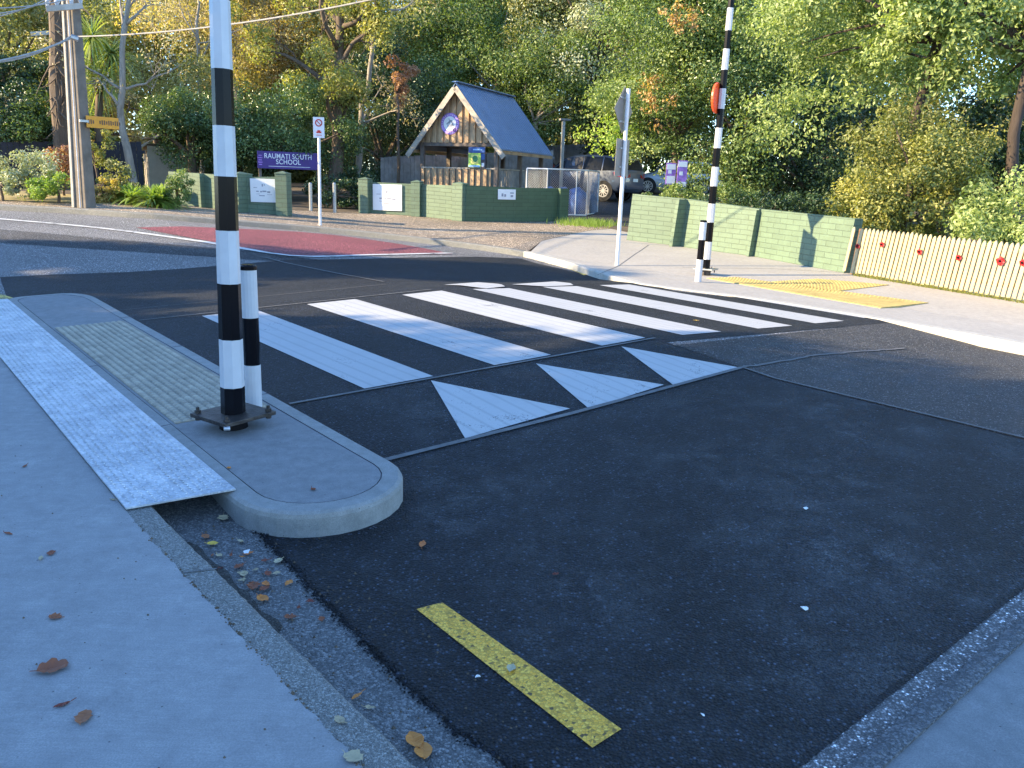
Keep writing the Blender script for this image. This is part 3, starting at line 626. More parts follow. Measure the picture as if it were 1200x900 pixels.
# signpost with sign backs
pb=Vector((*at(723,311),0)); pb.z=gz(pb.x,pb.y); D=math.hypot(pb.x,pb.y); tp=pt(736.6,104,D)
root=empty('sign_post',pb,'white signpost carrying the grey backs of a diamond sign and a square plate','signpost')
b=MB(); b.tube([pb,tp],.036,12); b.build('post','white_metal',root)
wd=Vector((.50,.86,0)).normalized()
def plate(c,kind,hw,hh,nm,th=.006):
    c=Vector(c); n=Vector((wd.y,-wd.x,0)); upv=(tp-pb).normalized()
    if kind=='diamond': q=[c-upv*hh,c+wd*hw,c+upv*hh,c-wd*hw]
    else: q=[c-upv*hh-wd*hw,c-upv*hh+wd*hw,c+upv*hh+wd*hw,c+upv*hh-wd*hw]
    q=[p-n*.045 for p in q]
    b=MB(); b.hexa([p for p in q],[p-n*th for p in q]); o=b.build(nm,'sign_back',root,bevel=.001)
    for k in(-.5,.5):
        b=MB(); p=c+upv*hh*k-n*.035; b.bar(p-wd*hw*.45,p+wd*hw*.45,.012,.03); b.build('bracket','galv',o)
plate(pt(733.5,129,D),'diamond',.40,.40,'diamond_sign')
plate(pt(732,185,D),'rect',.29,.32,'square_sign')
# no parking sign
pb=Vector((*at(375.4,264),0)); pb.z=gz(pb.x,pb.y); D=math.hypot(pb.x,pb.y); tp=pt(373.4,140,D)
root=empty('parking_sign',pb,'slim white pole with small white sign of red symbols by the left kerb','street sign')
b=MB(); b.tube([pb,tp],.033,10); b.build('post','white_metal',root)
cc=pt(373.6,149.5,D-.06); px_=D/F*1.0
b=MB(); b.box(cc,.24,.012,.44,.20); pl=b.build('sign_plate','white_sign',root,bevel=.002)
fv=Vector((math.sin(.20),-math.cos(.20),0)); sv=Vector((math.cos(.20),math.sin(.20),0))
def ring(c,nrm,r0,r1,th,n=20):
    b=MB(); c=Vector(c); nrm=Vector(nrm).normalized(); e=nrm.orthogonal().normalized(); f=nrm.cross(e)
    for i in range(n):
        a=2*math.pi*i/n
        for rr in(r0,r1):
            for t_ in(0,th): b.v.append(tuple(c+(e*math.cos(a)+f*math.sin(a))*rr+nrm*t_))
    for i in range(n):
        k=i*4; l=((i+1)%n)*4
        b.f+=[(k+1,k+3,l+3,l+1),(k,l,l+2,k+2),(k,k+1,l+1,l),(k+2,l+2,l+3,k+3)]; b.m+=[0]*4
    return b
q=cc+Vector((0,0,.10)); b=ring(q+fv*.007,fv,.055,.08,.002); b.build('no_parking_ring','red_ink',root)
b=MB(); b.bar(q+fv*.009-sv*.045+Vector((0,0,.045)),q+fv*.009+sv*.045-Vector((0,0,.045)),.003,.018); b.build('slash','red_ink',root)
b=MB(); q=cc-Vector((0,0,.10)); b.box(q+fv*.008,.11,.003,.035,.20); b.box(q+fv*.008+Vector((0,0,.03)),.065,.003,.03,.20); b.box(q+fv*.008-Vector((0,0,.06)),.12,.003,.012,.20); b.build('vehicle_symbol','red_ink',root)
# two slim grey bollards
for (x,y,ty,lab) in((364.5,247,214,'left slim grey post closing the path gap in the green wall'),(392.5,249,214,'right slim grey post closing the path gap in the green wall')):
    p=Vector((*at(x,y),0)); p.z=gz(p.x,p.y); D=math.hypot(p.x,p.y); t_=pt(x-.8,ty,D)
    b=MB(); b.tube([p,t_-Vector((0,0,.03)),t_],[.05,.05,.03],10); tag(b.build('slim_bollard','galv'),lab,'bollard','slim posts in the wall gap')
# ================================================================ GREEN BRICK WALLS
def wall_seg(root,p,q,zt0,zt1,th,mat='green_brick',lean=0,name='wall_panel',zb=-.4,back=None):
    p,q=Vector((*p,0)),Vector((*q,0)); d=(q-p).normalized(); n=Vector((-d.y,d.x,0)); N_=max(1,int((q-p).length/.6)); L=(q-p).length
    b=MB(); P0=p.copy()
    base=[]
    for i in range(N_+1):
        c=p+(q-p)*i/N_; g_=gz(c.x,c.y); zt=zt0+(zt1-zt0)*i/N_
        h=zt-g_
        base.append((c,g_,zt))
        for s_ in(0,1):
            o=n*th*s_
            b.v.append(tuple(c+o+Vector((0,0,g_+zb)))); b.v.append(tuple(c+o+n*lean*h+d*lean*.9*h+Vector((0,0,zt))))
    for i in range(N_):
        k=i*4; b.f+=[(k,k+4,k+5,k+1),(k+2,k+3,k+7,k+6),(k+1,k+5,k+7,k+3)]; b.m+=[0]*3
    b.f+=[(0,1,3,2),(N_*4,N_*4+2,N_*4+3,N_*4+1)]; b.m+=[0]*2
    b.uv=lambda x:((Vector((x.x,x.y,0))-P0).dot(d)+((Vector((x.x,x.y,0))-P0).dot(n)),x.z-(base[0][1]+((Vector((x.x,x.y,0))-P0).dot(d))/L*(base[-1][1]-base[0][1])))
    return b.build(name,mat,root)
def pil(root,c,d,w_,th,zt,mat='green_brick',lean=0,cap=True):
    c=Vector((*c,0)); d=Vector((d[0],d[1],0)).normalized(); n=Vector((-d.y,d.x,0)); g_=gz(c.x,c.y); b=MB(); h=zt-g_
    q=[c-d*w_/2-n*th/2,c+d*w_/2-n*th/2,c+d*w_/2+n*th/2,c-d*w_/2+n*th/2]; up=n*lean*h+d*lean*.9*h
    b.hexa([p+Vector((0,0,g_-.3)) for p in q],[p+up+Vector((0,0,zt)) for p in q])
    if cap:
        k=len(b.v); b.v+=[tuple(c+(p-c)*1.06+up+Vector((0,0,zt))) for p in q]+[tuple(c+(p-c)*1.06+up+Vector((0,0,zt+.02))) for p in q]+[tuple(c+up+Vector((0,0,zt+.07)))]
        b.f+=[(k,k+1,k+2,k+3)]+[(k+i,k+(i+1)%4,k+4+(i+1)%4,k+4+i) for i in range(4)]+[(k+4+i,k+4+(i+1)%4,k+8) for i in range(4)]; b.m+=[0]*9
    b.uv=lambda x:((Vector((x.x,x.y,0))-c).dot(d)+(Vector((x.x,x.y,0))-c).dot(n),x.z-g_)
    return b.build('pillar',mat,root)
def zt_at(px,py,xy): return pt(px,py,math.hypot(*xy)).z
# right wall
A0=at(733,281);A1=at(793,288);A2=at(880,300);A3=at(987,319.5)
za,zb_,zc,zd=[zt_at(x,y,p) for x,y,p in((735,227,A0),(799,233,A1),(889,245,A2),(993,256,A3))]
root=empty('green_wall',(*A1,gz(*A1)),'long pale green painted block wall beside the far footpath, ending at the picket fence','wall')
LN=.075
wall_seg(root,A0,A1,za,zb_,.19,lean=LN); 
def lerp(a,b,t): return (a[0]+(b[0]-a[0])*t,a[1]+(b[1]-a[1])*t)
wall_seg(root,lerp(A1,A2,.02),lerp(A1,A2,.985),zb_,zc,.19,lean=LN); wall_seg(root,lerp(A2,A3,.012),A3,zc,zd,.19,lean=LN)
dA=(A2[0]-A1[0],A2[1]-A1[1])
pil(root,lerp(A1,A2,.012),dA,.10,.52,zb_-.01,'green_brick',LN,False)
pil(root,lerp(A2,A3,.0),dA,.06,.30,zc-.02,'green_brick',LN,False)
b=MB(); p=Vector((*A0,0)); b.box((p.x-.03,p.y+.25,(za+gz(*A0))/2-.1),.14,.5,za-gz(*A0)+.1,.5); 
root2=empty('downpipe_mark',(0,0,0),None,None) if False else None
# school wall, centre
W0=pt(425,252,24.5);W1=pt(489,255,23.9);W2=pt(546,258.5,22.9);W3=pt(604,259.5,23.4);W4=pt(663,258.5,24.3)
W=[(p.x,p.y) for p in(W0,W1,W2,W3,W4)]; zt=[zt_at(x,y,p) for (x,y),p in zip(((425,212),(489,215),(546,217),(604,219),(663,220)),W)]
root=empty('school_wall',(*W[2],gz(*W[2])),'angled green brick wall with white school notices in front of the timber shelter','wall')
wall_seg(root,W[0],W[1],zt[0]-.02,zt[1]-.02,.19); wall_seg(root,W[1],W[2],zt[1]-.02,zt[2]-.02,.19); wall_seg(root,W[2],W[3],zt[2],zt[3]-.02,.19,'green_brick_shaded'); wall_seg(root,W[3],W[4],zt[3]-.02,zt[4]-.02,.19,'green_brick_shaded')
def dd(i): return (W[i+1][0]-W[i][0],W[i+1][1]-W[i][1])
pil(root,lerp(W[0],W[1],.06),dd(0),.28,.40,zt[0]+.04); pil(root,W[1],dd(0),.26,.36,zt[1]+.03); pil(root,lerp(W[1],W[2],.88),dd(1),.34,.30,zt[2]+.02)
pil(root,lerp(W[3],W[4],.9),dd(3),.3,.28,zt[4]-.02,'green_brick_shaded',0,False)
def notice(px0,px1,py0,py1,p,q,f0,f1,label,marks,name='notice_board',off=.03,grp=None):
    p,q=Vector((*p,0)),Vector((*q,0)); d=(q-p).normalized(); n=Vector((d.y,-d.x,0)); a=p+(q-p)*f0; c=p+(q-p)*f1
    z1=pt(px0,py0,math.hypot(a.x,a.y)).z; z0=pt(px0,py1,math.hypot(a.x,a.y)).z; m=(a+c)/2+n*off
    root=empty(name,(m.x,m.y,z0),label,'sign',grp); rz=math.atan2(d.y,d.x); w_=(c-a).length
    b=MB(); b.box((m.x,m.y,(z0+z1)/2),w_,.015,z1-z0,rz); b.build('panel','white_sign',root,bevel=.003)
    ink=MB(); f=n*.011
    for (s,t_,ww,hh) in marks:
        x=a+(c-a)*s; ink.box((x.x+n.x*off+f.x,x.y+n.y*off+f.y,z0+(z1-z0)*t_),w_*ww,.004,(z1-z0)*hh,rz)
    ink.build('small_print','grey_ink',root)
    return root
tx=[(.48,.72,.05,.10),(.56,.74,.03,.05),(.28,.46,.10,.05),(.42,.45,.06,.06),(.55,.47,.16,.05),(.72,.44,.12,.06),(.45,.28,.22,.035),(.2,.62,.14,.02),(.75,.33,.2,.015),(.3,.35,.15,.015)]
notice(437,472,215.5,246,W[0],W[1],.20,.73,'large white school notice with faint print on the lit green wall, left of the shelter',tx)
notice(581,602,221.5,233.5,W[2],W[3],.62,.98,'small white notice with two grey marks on the shaded green wall',[(.25,.45,.10,.3),(.4,.4,.1,.25),(.78,.65,.2,.12),(.78,.35,.14,.2)])
# left wall with sign
V0=(-9.1,21.15);V1=(-7.0,20.85);V2=(-6.15,21.1); V3=(-5.75,20.95)
V0=tuple(pt(200,243,23.3)[:2]);V1=tuple(pt(280,246,21.8)[:2]);V2=tuple(pt(337,246,21.5)[:2])
zv=[zt_at(x,y,p) for x,y,p in((200,201,V0),(280,206,V1),(337,205.5,V2))]
root=empty('left_green_wall',(*V1,gz(*V1)),'short green block wall with square pillars left of the path gap, partly behind the near pole','wall'); root.name='green_wall'
wall_seg(root,V0,lerp(V0,V1,.5),zv[0],(zv[0]+zv[1])/2,.19); wall_seg(root,lerp(V0,V1,.51),V1,(zv[0]+zv[1])/2,zv[1],.19); wall_seg(root,lerp(V1,V2,.05),V2,zv[1]-.03,zv[2]-.03,.19)
dv=(V1[0]-V0[0],V1[1]-V0[1]); pil(root,lerp(V1,V2,.07),dv,.26,.55,zv[1]+.03); pil(root,lerp(V1,V2,.93),(1,0),.28,.45,zv[2]+.03)
pil(root,lerp(V0,V1,.505),dv,.08,.30,(zv[0]+zv[1])/2+.0,'green_brick',0,False)
notice(294,325,209,236.5,V1,V2,.26,.78,'square white notice on the pillared wall below the purple sign',tx,off=.03)
# purple school sign
c0=pt(301,0,26.3);D=26.3
pL,pR=pt(301,176.5,D),pt(375,178,D+.3); z1=pL.z; z0=pt(301,197,D).z
root=empty('school_sign',((pL.x+pR.x)/2,(pL.y+pR.y)/2,gz(pL.x,pL.y)),'wide purple sign reading RAUMATI SOUTH SCHOOL in white capitals behind the green wall','sign')
d=Vector((pR.x-pL.x,pR.y-pL.y,0)); W_=d.length; d.normalize(); n=Vector((d.y,-d.x,0)); zc=(z0+z1)/2; m=(pL+pR)/2; m.z=zc; rz=math.atan2(d.y,d.x)
b=MB(); b.box((m.x,m.y,zc),W_,.04,z1-z0,rz); b.build('sign_panel','purple',root,bevel=.004)
for s in(-.46,.46):
    b=MB(); p=m+d*W_*s-n*.05; g_=gz(p.x,p.y); b.box((p.x,p.y,(g_-.2+z1)/2),.08,.06,z1-g_+.2,rz); b.build('post','post_timber',root)
def text(txt,c,size,mat,parent,rz,squash=1,off=.0,th=.004,name='lettering'):
    cu=bpy.data.curves.new(name,'FONT'); cu.body=txt; cu.size=size; cu.align_x='CENTER'; cu.align_y='CENTER'; cu.extrude=th; cu.offset=off; cu.space_character=1.06
    o=bpy.data.objects.new(name,cu); COL.objects.link(o); bpy.context.view_layer.update()
    me=bpy.data.meshes.new_from_object(o.evaluated_get(bpy.context.evaluated_depsgraph_get())); bpy.data.objects.remove(o)
    Mx=Matrix.Translation(Vector(c)-wl(parent))@Matrix.Rotation(rz,4,'Z')@Matrix.Rotation(math.pi/2,4,'X')@Matrix.Diagonal((squash,1,1,1)); me.transform(Mx)
    me.materials.clear(); me.materials.append(MT[mat]); q=bpy.data.objects.new(name,me); COL.objects.link(q); q.parent=parent; return q
hh=z1-z0
text('RAUMATI SOUTH',m+n*.024+Vector((0,0,hh*.22))-d*.03,.205,'letter',root,rz,.84,.002)
text('SCHOOL',m+n*.024+Vector((0,0,-hh*.10))-d*.03,.205,'letter',root,rz,.86,.002)
b=MB(); p=m+n*.024-Vector((0,0,hh*.36)); b.box((p.x,p.y,p.z),W_*.66,.004,.014,rz); b.build('motto_line','letter',root)
b=MB()
for k in range(5): p=m+n*.024-d*W_*.455+Vector((0,0,hh*(.24-.13*k))); b.box((p.x,p.y,p.z),W_*(.05+.02*(k%2)),.004,.03,rz)
b.build('crest','lilac',root)
# ================================================================ PICKET FENCE
Q0=Vector(at(987,320));Q1=Vector(at(1195,354)); dF=(Q1-Q0).normalized(); nF=Vector((dF.y,-dF.x)); 
root=empty('picket_fence',(Q0.x,Q0.y,gz(*Q0)),'cream painted picket fence with pointed tops along the far footpath','fence')
b=MB(); LF_=(Q1-Q0).length+2.6; k=0; s=.04
def ztop(s):
    f=s/(Q1-Q0).length; p=Q0+dF*s; return gz(p.x,p.y)+ .80+.0*f
pitch=.0865
while s<LF_:
    if not(.10<s<.19):
        p=Q0+dF*s; g_=gz(p.x,p.y)+.035+random.uniform(-.01,.01); h=.79+random.uniform(-.008,.008); w_=.030; t_=.011
        lean3=lambda z:Vector((-nF.x*LN*z*0+dF.x*LN*.9*z - nF.x*LN*z,-nF.y*LN*z+dF.y*LN*.9*z,0))
        o=Vector((p.x,p.y,0)); dv3=Vector((dF.x,dF.y,0)); nv3=Vector((nF.x,nF.y,0)); rows=[]
        prof=[(w_,0),(w_,h-.05),(w_*.75,h-.03),(w_*.35,h-.008),(0,h)]
        pts=[(-x,z) for x,z in prof]+[(x,z) for x,z in prof[::-1][1:]]
        k0=len(b.v)
        for side in(0,1):
            for x,z in pts: b.v.append(tuple(o+dv3*x+nv3*t_*(1-2*side)+lean3(z)+Vector((0,0,g_+z))))
        m_=len(pts); b.f+=[tuple(k0+i for i in range(m_)),tuple(k0+m_+i for i in range(m_))[::-1]]+[(k0+i,k0+m_+i,k0+m_+(i+1)%m_,k0+(i+1)%m_) for i in range(m_)]; b.m+=[0]*(m_+2)
    s+=pitch*random.uniform(.97,1.03)
b.build('pickets','cream',root)
for hz in(.18,.62):
    b=MB(); n_=14
    for i in range(n_):
        p=Q0+dF*(.2+(LF_-.2)*i/n_); q=Q0+dF*(.2+(LF_-.2)*(i+1)/n_); o=-nF*.038
        o=o-nF*LN*hz+dF*LN*.9*hz
        b.bar((p.x+o.x,p.y+o.y,gz(*p)+hz+.035),(q.x+o.x,q.y+o.y,gz(*q)+hz+.035),.04,.07)
    b.build('rail','cream',root)
for s in(.145,2.3,4.4):
    p=Q0+dF*s-nF*.10; b=MB(); g_=gz(*p); b.hexa([(p.x+dx,p.y+dy,g_-.2) for dx,dy in((-.045,-.045),(.045,-.045),(.045,.045),(-.045,.045))],[(p.x+dx-nF.x*.05+dF.x*.05,p.y+dy-nF.y*.05+dF.y*.05,g_+.80) for dx,dy in((-.045,-.045),(.045,-.045),(.045,.045),(-.045,.045))]); b.build('post','cream_post',root)
def ray_plane(px,py,P,n):
    r=Vector(ray(px,py)); c=Vector((0,0,H)); return c+r*((P-c).dot(n)/r.dot(n))
for x,y,w_ in((1005.5,288.5,'first red paper poppy from the left end of the picket fence'),(1034,286.5,'second red poppy, with twigs hanging above it, on the picket fence'),(1078,295,'third red poppy, above the middle of the picket fence'),(1124,302,'fourth red poppy on the picket fence, slightly smaller'),(1173,306,'large red poppy beneath the overhanging bright green bush'),(1199,308,'red poppy cut by the right edge of the photo')):
    P=Vector((Q0.x,Q0.y,gz(*Q0)+.6))+Vector((nF.x,nF.y,0))*(.045-LN*.6); nn=Vector((nF.x,nF.y,0)); c=ray_plane(x,y,P,nn)
    root=empty('poppy',c,w_,'paper flower','red poppies on the picket fence'); b=MB(); up=Vector((0,0,1)); e=Vector((dF.x,dF.y,0))
    r_=.044 if 'large' not in w_ else .062
    for k in range(5):
        a=k*1.257+.3; cc=c+(e*math.cos(a)+up*math.sin(a))*r_*.55; k0=len(b.v); b.v.append(tuple(cc+nn*.004))
        for j in range(9):
            q=j*.698; b.v.append(tuple(cc+(e*math.cos(q)+up*math.sin(q))*r_*.62*random.uniform(.85,1.1)+nn*(.012+.012*math.sin(q*2+k))))
        b.f+=[(k0,k0+1+j,k0+1+(j+1)%9) for j in range(9)]; b.m+=[0]*9
    b.build('petals','red_poppy',root); b=MB(); b.disc(c+nn*.028,nn,.016,.012,8); b.build('centre','black_gloss',root)
# ================================================================ SHELTER
gx,gy=-2.07,27.0; r2=Vector((1.75,3.9,0)).normalized(); r1=Vector((r2.y,-r2.x,0)); base=gz(gx,gy)
root=empty('timber_shelter',(gx,gy,base),'small open timber shelter with steep blue-grey metal roof and round school badge on its gable','shelter')
ap=Vector((gx,gy,H+3.05)); hw=1.66; zE=H+1.05; L_=4.35; sl=Vector((0,0,1))
def sp(x,y,z): return ap+r1*x+r2*y+Vector((0,0,z-ap.z))
for s_ in(-1,1): # roof sheets
    b=MB(); e_=s_*(hw-.02)
    t_=.035
    b.hexa([sp(0,0,ap.z-t_),sp(e_,0,zE-t_),sp(e_,L_,zE-t_),sp(0,L_,ap.z-t_)],[sp(0,0,ap.z),sp(e_,0,zE),sp(e_,L_,zE),sp(0,L_,ap.z)])
    nr=Vector((0,0,1))
    for k in range(24):
        y=.08+k*(L_-.16)/23; b.bar(sp(0,y,ap.z+.008),sp(e_,y,zE+.008),.022,.014,up=(0,0,1))
    b.build('roof','roof',root)
b=MB(); b.bar(sp(-.0,-.03,ap.z+.02),sp(0,L_+.03,ap.z+.02),.22,.03); b.build('ridge_cap','roof',root)
for s_ in(-1,1):
    b=MB(); b.bar(sp(0,-.03,ap.z-.16),sp(s_*(hw+.10),-.03,zE-.26),.04,.17,up=(0,0,1)); b.build('barge_board','pale_timber',root)
    b=MB(); b.bar(sp(s_*hw*.97,.02,zE-.09),sp(s_*hw*.97,L_,zE-.09),.03,.10); b.build('fascia','gold_timber',root)
# gable boards
zg=H+1.24; xs=-1.42; i=0
b=MB(); yb=.28
while xs<1.42:
    w_=.145; x0,x1=xs+.004,min(xs+w_-.004,1.42); pr=.0 if i%2 else .05
    top=lambda x:ap.z-.10-abs(x)*(ap.z-zE)/hw*1.0
    if x0<0<x1: pass
    q=[sp(x0,yb-pr,zg),sp(x1,yb-pr,zg)]
    b.hexa([sp(x0,yb-pr,zg),sp(x1,yb-pr,zg),sp(x1,yb+.02,zg),sp(x0,yb+.02,zg)],[sp(x0,yb-pr,top(x0)),sp(x1,yb-pr,top(x1)),sp(x1,yb+.02,top(x1)),sp(x0,yb+.02,top(x0))])
    xs+=w_*(.62 if i%2 else 1); i+=1
b.build('gable_boards','gold_timber',root)
posts=[(-1.36,.3),(1.36,.3),(-.12,3.9),(-1.36,3.9),(1.36,2.1),(1.36,3.95),(-1.36,2.1)]
for x,y in posts:
    b=MB(); p=sp(x,y,0); b.box((p.x,p.y,(base-.2+zg+.05)/2),.13,.13,zg+.25-base,math.atan2(r1.y,r1.x)); b.build('post','post_timber',root,bevel=.005)
b=MB(); b.bar(sp(-1.42,.3,zg-.05),sp(1.42,.3,zg-.05),.08,.12); b.build('beam','post_timber',root)
for s_ in(-1,1): b=MB(); b.bar(sp(s_*1.36,.3,zg-.03),sp(s_*1.36,4,zg-.03),.06,.12); b.build('beam','post_timber',root)
zr=H+.42+.03; b=MB(); b.bar(sp(-1.36,.26,zr),sp(1.36,.26,zr),.10,.04); b.build('rail','pale_timber',root)
b=MB(); b.bar(sp(1.36,.3,zr),sp(1.36,3.95,zr),.08,.04); b.build('rail','pale_timber',root)
b=MB(); x=-1.28; i=0
while x<1.25:
    b.box(tuple(sp(x,.24-(0 if i%2 else .06),(base+.1+zr)/2-.01)),.10,.02,zr-base-.14,math.atan2(r1.y,r1.x)); x+=.115; i+=1
b.build('front_boards','gold_timber',root)
b=MB(); y=.45
while y<3.9:
    p=sp(1.37,y,(base+.1+zr)/2-.01); b.box(tuple(p),.09,.02,zr-base-.14,math.atan2(r2.y,r2.x)); y+=.13
b.build('side_slats','timber_fence',root)
# badge
c=ray_plane(527.5,145,sp(0,yb-.05,zg),r2); 
rb=empty('round_badge',c,'round purple and white school badge with a bird shape, fixed on the shelter gable','badge')
nn=-r2; b=MB(); b.disc(c,nn,.335,.03,32); b.build('rim','lilac',rb); b=MB(); b.disc(c+nn*.018,nn,.23,.012,32); b.build('face','white_sign',rb)
b=MB()
for p,q,w_ in(((-.12,-.02),(.05,.10),.05),((.05,.10),(.13,-.08),.05),((-.08,-.08),(.10,-.05),.07),((0,.0),(-.03,.16),.03)):
    b.bar(c+nn*.027+r1*p[0]+sl*p[1],c+nn*.027+r1*q[0]+sl*q[1],w_,.004,up=tuple(r2)) if False else b.bar(c+nn*.027+r1*p[0]+sl*p[1],c+nn*.027+r1*q[0]+sl*q[1],.006,w_,up=(0,0,1))
b.build('emblem','grey_ink',rb)
for k in range(22):
    pass
b=MB()
for k in range(26):
    a=k*math.pi*2/26; p=c+nn*.018+(r1*math.cos(a)+sl*math.sin(a))*.285; b.box(tuple(p),.022,.006,.035,math.atan2(r1.y,r1.x))
b.build('rim_marks','letter',rb)
b=MB(); p=c+nn*.02+r1*.17-sl*.19; b.disc(p,nn,.06,.014,12); b.build('dark_dot','purple',rb)
# poster
c=ray_plane(558.8,184.5,sp(0,.16,zg),r2); w_,h_=.37,.66
# measured width: 22 px
rz=math.atan2(r1.y,r1.x)
pr=empty('poster',c-Vector((0,0,h_/2)),'blue and yellow-green framed poster hanging in the shelter front','poster')
w_=.62; b=MB(); b.box(tuple(c),w_,.03,h_,rz); b.build('backing','dark_ink',pr)
def mk(name,col): MT[name]=simple(name,col,.4,var=.3,scale=9); return name
mk('poster_blue',(.03,.09,.30)); mk('poster_lime',(.42,.60,.10)); mk('poster_yellow',(.75,.68,.18)); mk('poster_green',(.05,.22,.08)); mk('poster_sky',(.25,.45,.70))
def pp(x0,x1,z0,z1,m,nm,t_=.018,):
    b=MB(); q=c+nn*t_+r1*((x0+x1)/2*w_)+sl*((z0+z1)/2*h_); b.box(tuple(q),(x1-x0)*w_,.004,(z1-z0)*h_,rz); b.build(nm,m,pr)
pp(-.46,.46,.22,.47,'poster_blue','header'); pp(-.2,.3,.33,.40,'poster_sky','heading_strip',.021); pp(-.47,.24,-.46,.20,'poster_lime','picture'); pp(-.32,.10,-.30,.12,'poster_yellow','picture_centre',.021); pp(-.45,.2,-.45,-.36,'poster_sky','caption_strip',.021)
b=MB(); b.disc(c+nn*.024-r1*.05-sl*.04,nn,.10,.005,14); b.build('dark_figure','poster_green',pr); pp(.27,.46,-.1,.18,'poster_blue','side_panel'); pp(.3,.44,-.42,-.25,'white_sign','small_square')
# weathered paling fence behind
def paling(a,b_,z0,z1,label,mat='timber_fence',name='paling_fence',pl=.15):
    a,b_=Vector(a),Vector(b_); d=(b_-a); L=d.length; d.normalize(); n=int(L/pl); g_=gz(a.x,a.y)
    root=empty(name,(a.x,a.y,g_),label,'fence'); m=MB()
    for i in range(n):
        p=a+d*(i+.5)*pl; zt=z0+(z1-z0)*i/n+random.uniform(-.015,.015); j=random.uniform(0,.02); g_=gz(p.x,p.y)-.4
        m.box((p.x-d.y*j,p.y+d.x*j,(zt+g_)/2),pl-.008,.02,zt-g_,math.atan2(d.y,d.x))
    m.build('palings',mat,root); m=MB(); m.bar((a.x,a.y+.05,z0-.3),(b_.x,b_.y+.05,z1-.3),.05,.09); m.build('rail',mat,root); return root
fa=pt(446,184,29.6); fb=pt(650,176,34); 
paling(fa[:2],fb[:2],fa.z,fb.z,'long weathered grey paling fence behind the timber shelter')
fa=pt(600,172,41); fb=pt(712,168,44); paling(fa[:2],fb[:2],fa.z,fb.z,'farther pale timber fence behind the parked cars')
fa=pt(-30,166,27.2); fb=pt(168,166,27.6); paling(fa[:2],fb[:2],fa.z,fb.z,'dark stained timber fence behind the left garden bushes','dark_fence')
# shed
c=pt(187,0,30); g_=gz(c.x,c.y); root=empty('garden_shed',(c.x,c.y,g_),'small beige weatherboard shed with gable roof glimpsed between the left trees','shed')
zt_=pt(187,172,30).z; za_=pt(187,150,30).z; b=MB(); b.box((c.x,c.y,(g_-.2+zt_)/2),1.5,1.6,zt_-g_+.2,.5)
for k in range(9): b.box((c.x,c.y,g_+.1+k*.19),1.52,1.62,.02,.5)
b.build('walls','shed',root)
b=MB()
for s_ in(-1,1):
    e=Vector((math.cos(.5),math.sin(.5),0)); f=Vector((-e.y,e.x,0)); A_=Vector((c.x,c.y,za_)); E_=A_+e*s_*.95; E_.z=zt_-.05
    b.hexa([A_-f*.9-Vector((0,0,.05)),E_-f*.9-Vector((0,0,.05)),E_+f*.9-Vector((0,0,.05)),A_+f*.9-Vector((0,0,.05))],[A_-f*.9,E_-f*.9,E_+f*.9,A_+f*.9])
b.build('roof','pale_timber',root)
# mesh enclosure
c0=pt(616,247,25.8); c1=pt(640,249,25.6); c2=pt(687,250,26.2)
root=empty('mesh_enclosure',(c1.x,c1.y,gz(c1.x,c1.y)),'pale galvanised mesh enclosure beside the shelter with blue cover inside','mesh fence')
pts=[Vector((p.x,p.y,0)) for p in(c0,c1,c2)]; pts.append(pts[2]+Vector((.5,1.6,0))); zT=pt(640,198,25.8).z
for i in range(3):
    a,b_=pts[i],pts[i+1]; ga=gz(a.x,a.y)+.05; d=(b_-a); L=d.length; d.normalize(); fr=MB()
    for p,q in(((a.x,a.y,ga),(a.x,a.y,zT)),((b_.x,b_.y,ga),(b_.x,b_.y,zT)),((a.x,a.y,zT),(b_.x,b_.y,zT)),((a.x,a.y,ga),(b_.x,b_.y,ga))): fr.tube([p,q],.022,6)
    if i==1: p=a+d*L*.72; fr.tube([(p.x,p.y,ga),(p.x,p.y,zT)],.018,6)
    fr.build('frame','white_metal',root); ms=MB(); s=0
    while s<L+zT-ga:
        for sg in(1,-1):
            t0=max(0,s-(zT-ga)); t1=min(s,L)
            z_0=ga+(s-t0); z_1=ga+(s-t1)
            if sg<0: A_=a+d*(L-t0); B_=a+d*(L-t1)
            else: A_=a+d*t0; B_=a+d*t1
            if t1>t0: ms.tube([(A_.x,A_.y,z_0),(B_.x,B_.y,z_1)],.0035,3,False)
        s+=.075
    ms.build('mesh','galv',root)
p=(c1+c2)/2; p.y+=.9; g_=gz(p.x,p.y); b=MB()
for k in range(3):
    b.tube([(p.x-.55+k*.45,p.y,g_),(p.x-.55+k*.45,p.y,g_+.35),(p.x-.5+k*.45,p.y+.05,g_+.72),(p.x-.45+k*.45,p.y,g_+.82)],[.32,.36,.27,.05],10)
tag(b.build('blue_cover','blue_tarp',smooth=True),'crumpled blue cover over items inside the mesh enclosure','tarpaulin')
# lamp post
p=pt(657,222,33); g_=gz(p.x,p.y); zt_=pt(657,141,33).z; root=empty('lamp_post',(p.x,p.y,g_),'slim grey post with a short flat lamp head rising behind the parked cars','lamp post')
b=MB(); b.box((p.x,p.y,(g_-.1+zt_)/2),.11,.11,zt_-g_+.1,.3); b.build('post','galv',root); b=MB(); b.box((p.x+.05,p.y,zt_+.03),.42,.2,.07,.3); b.build('lamp_head','sign_back',root)
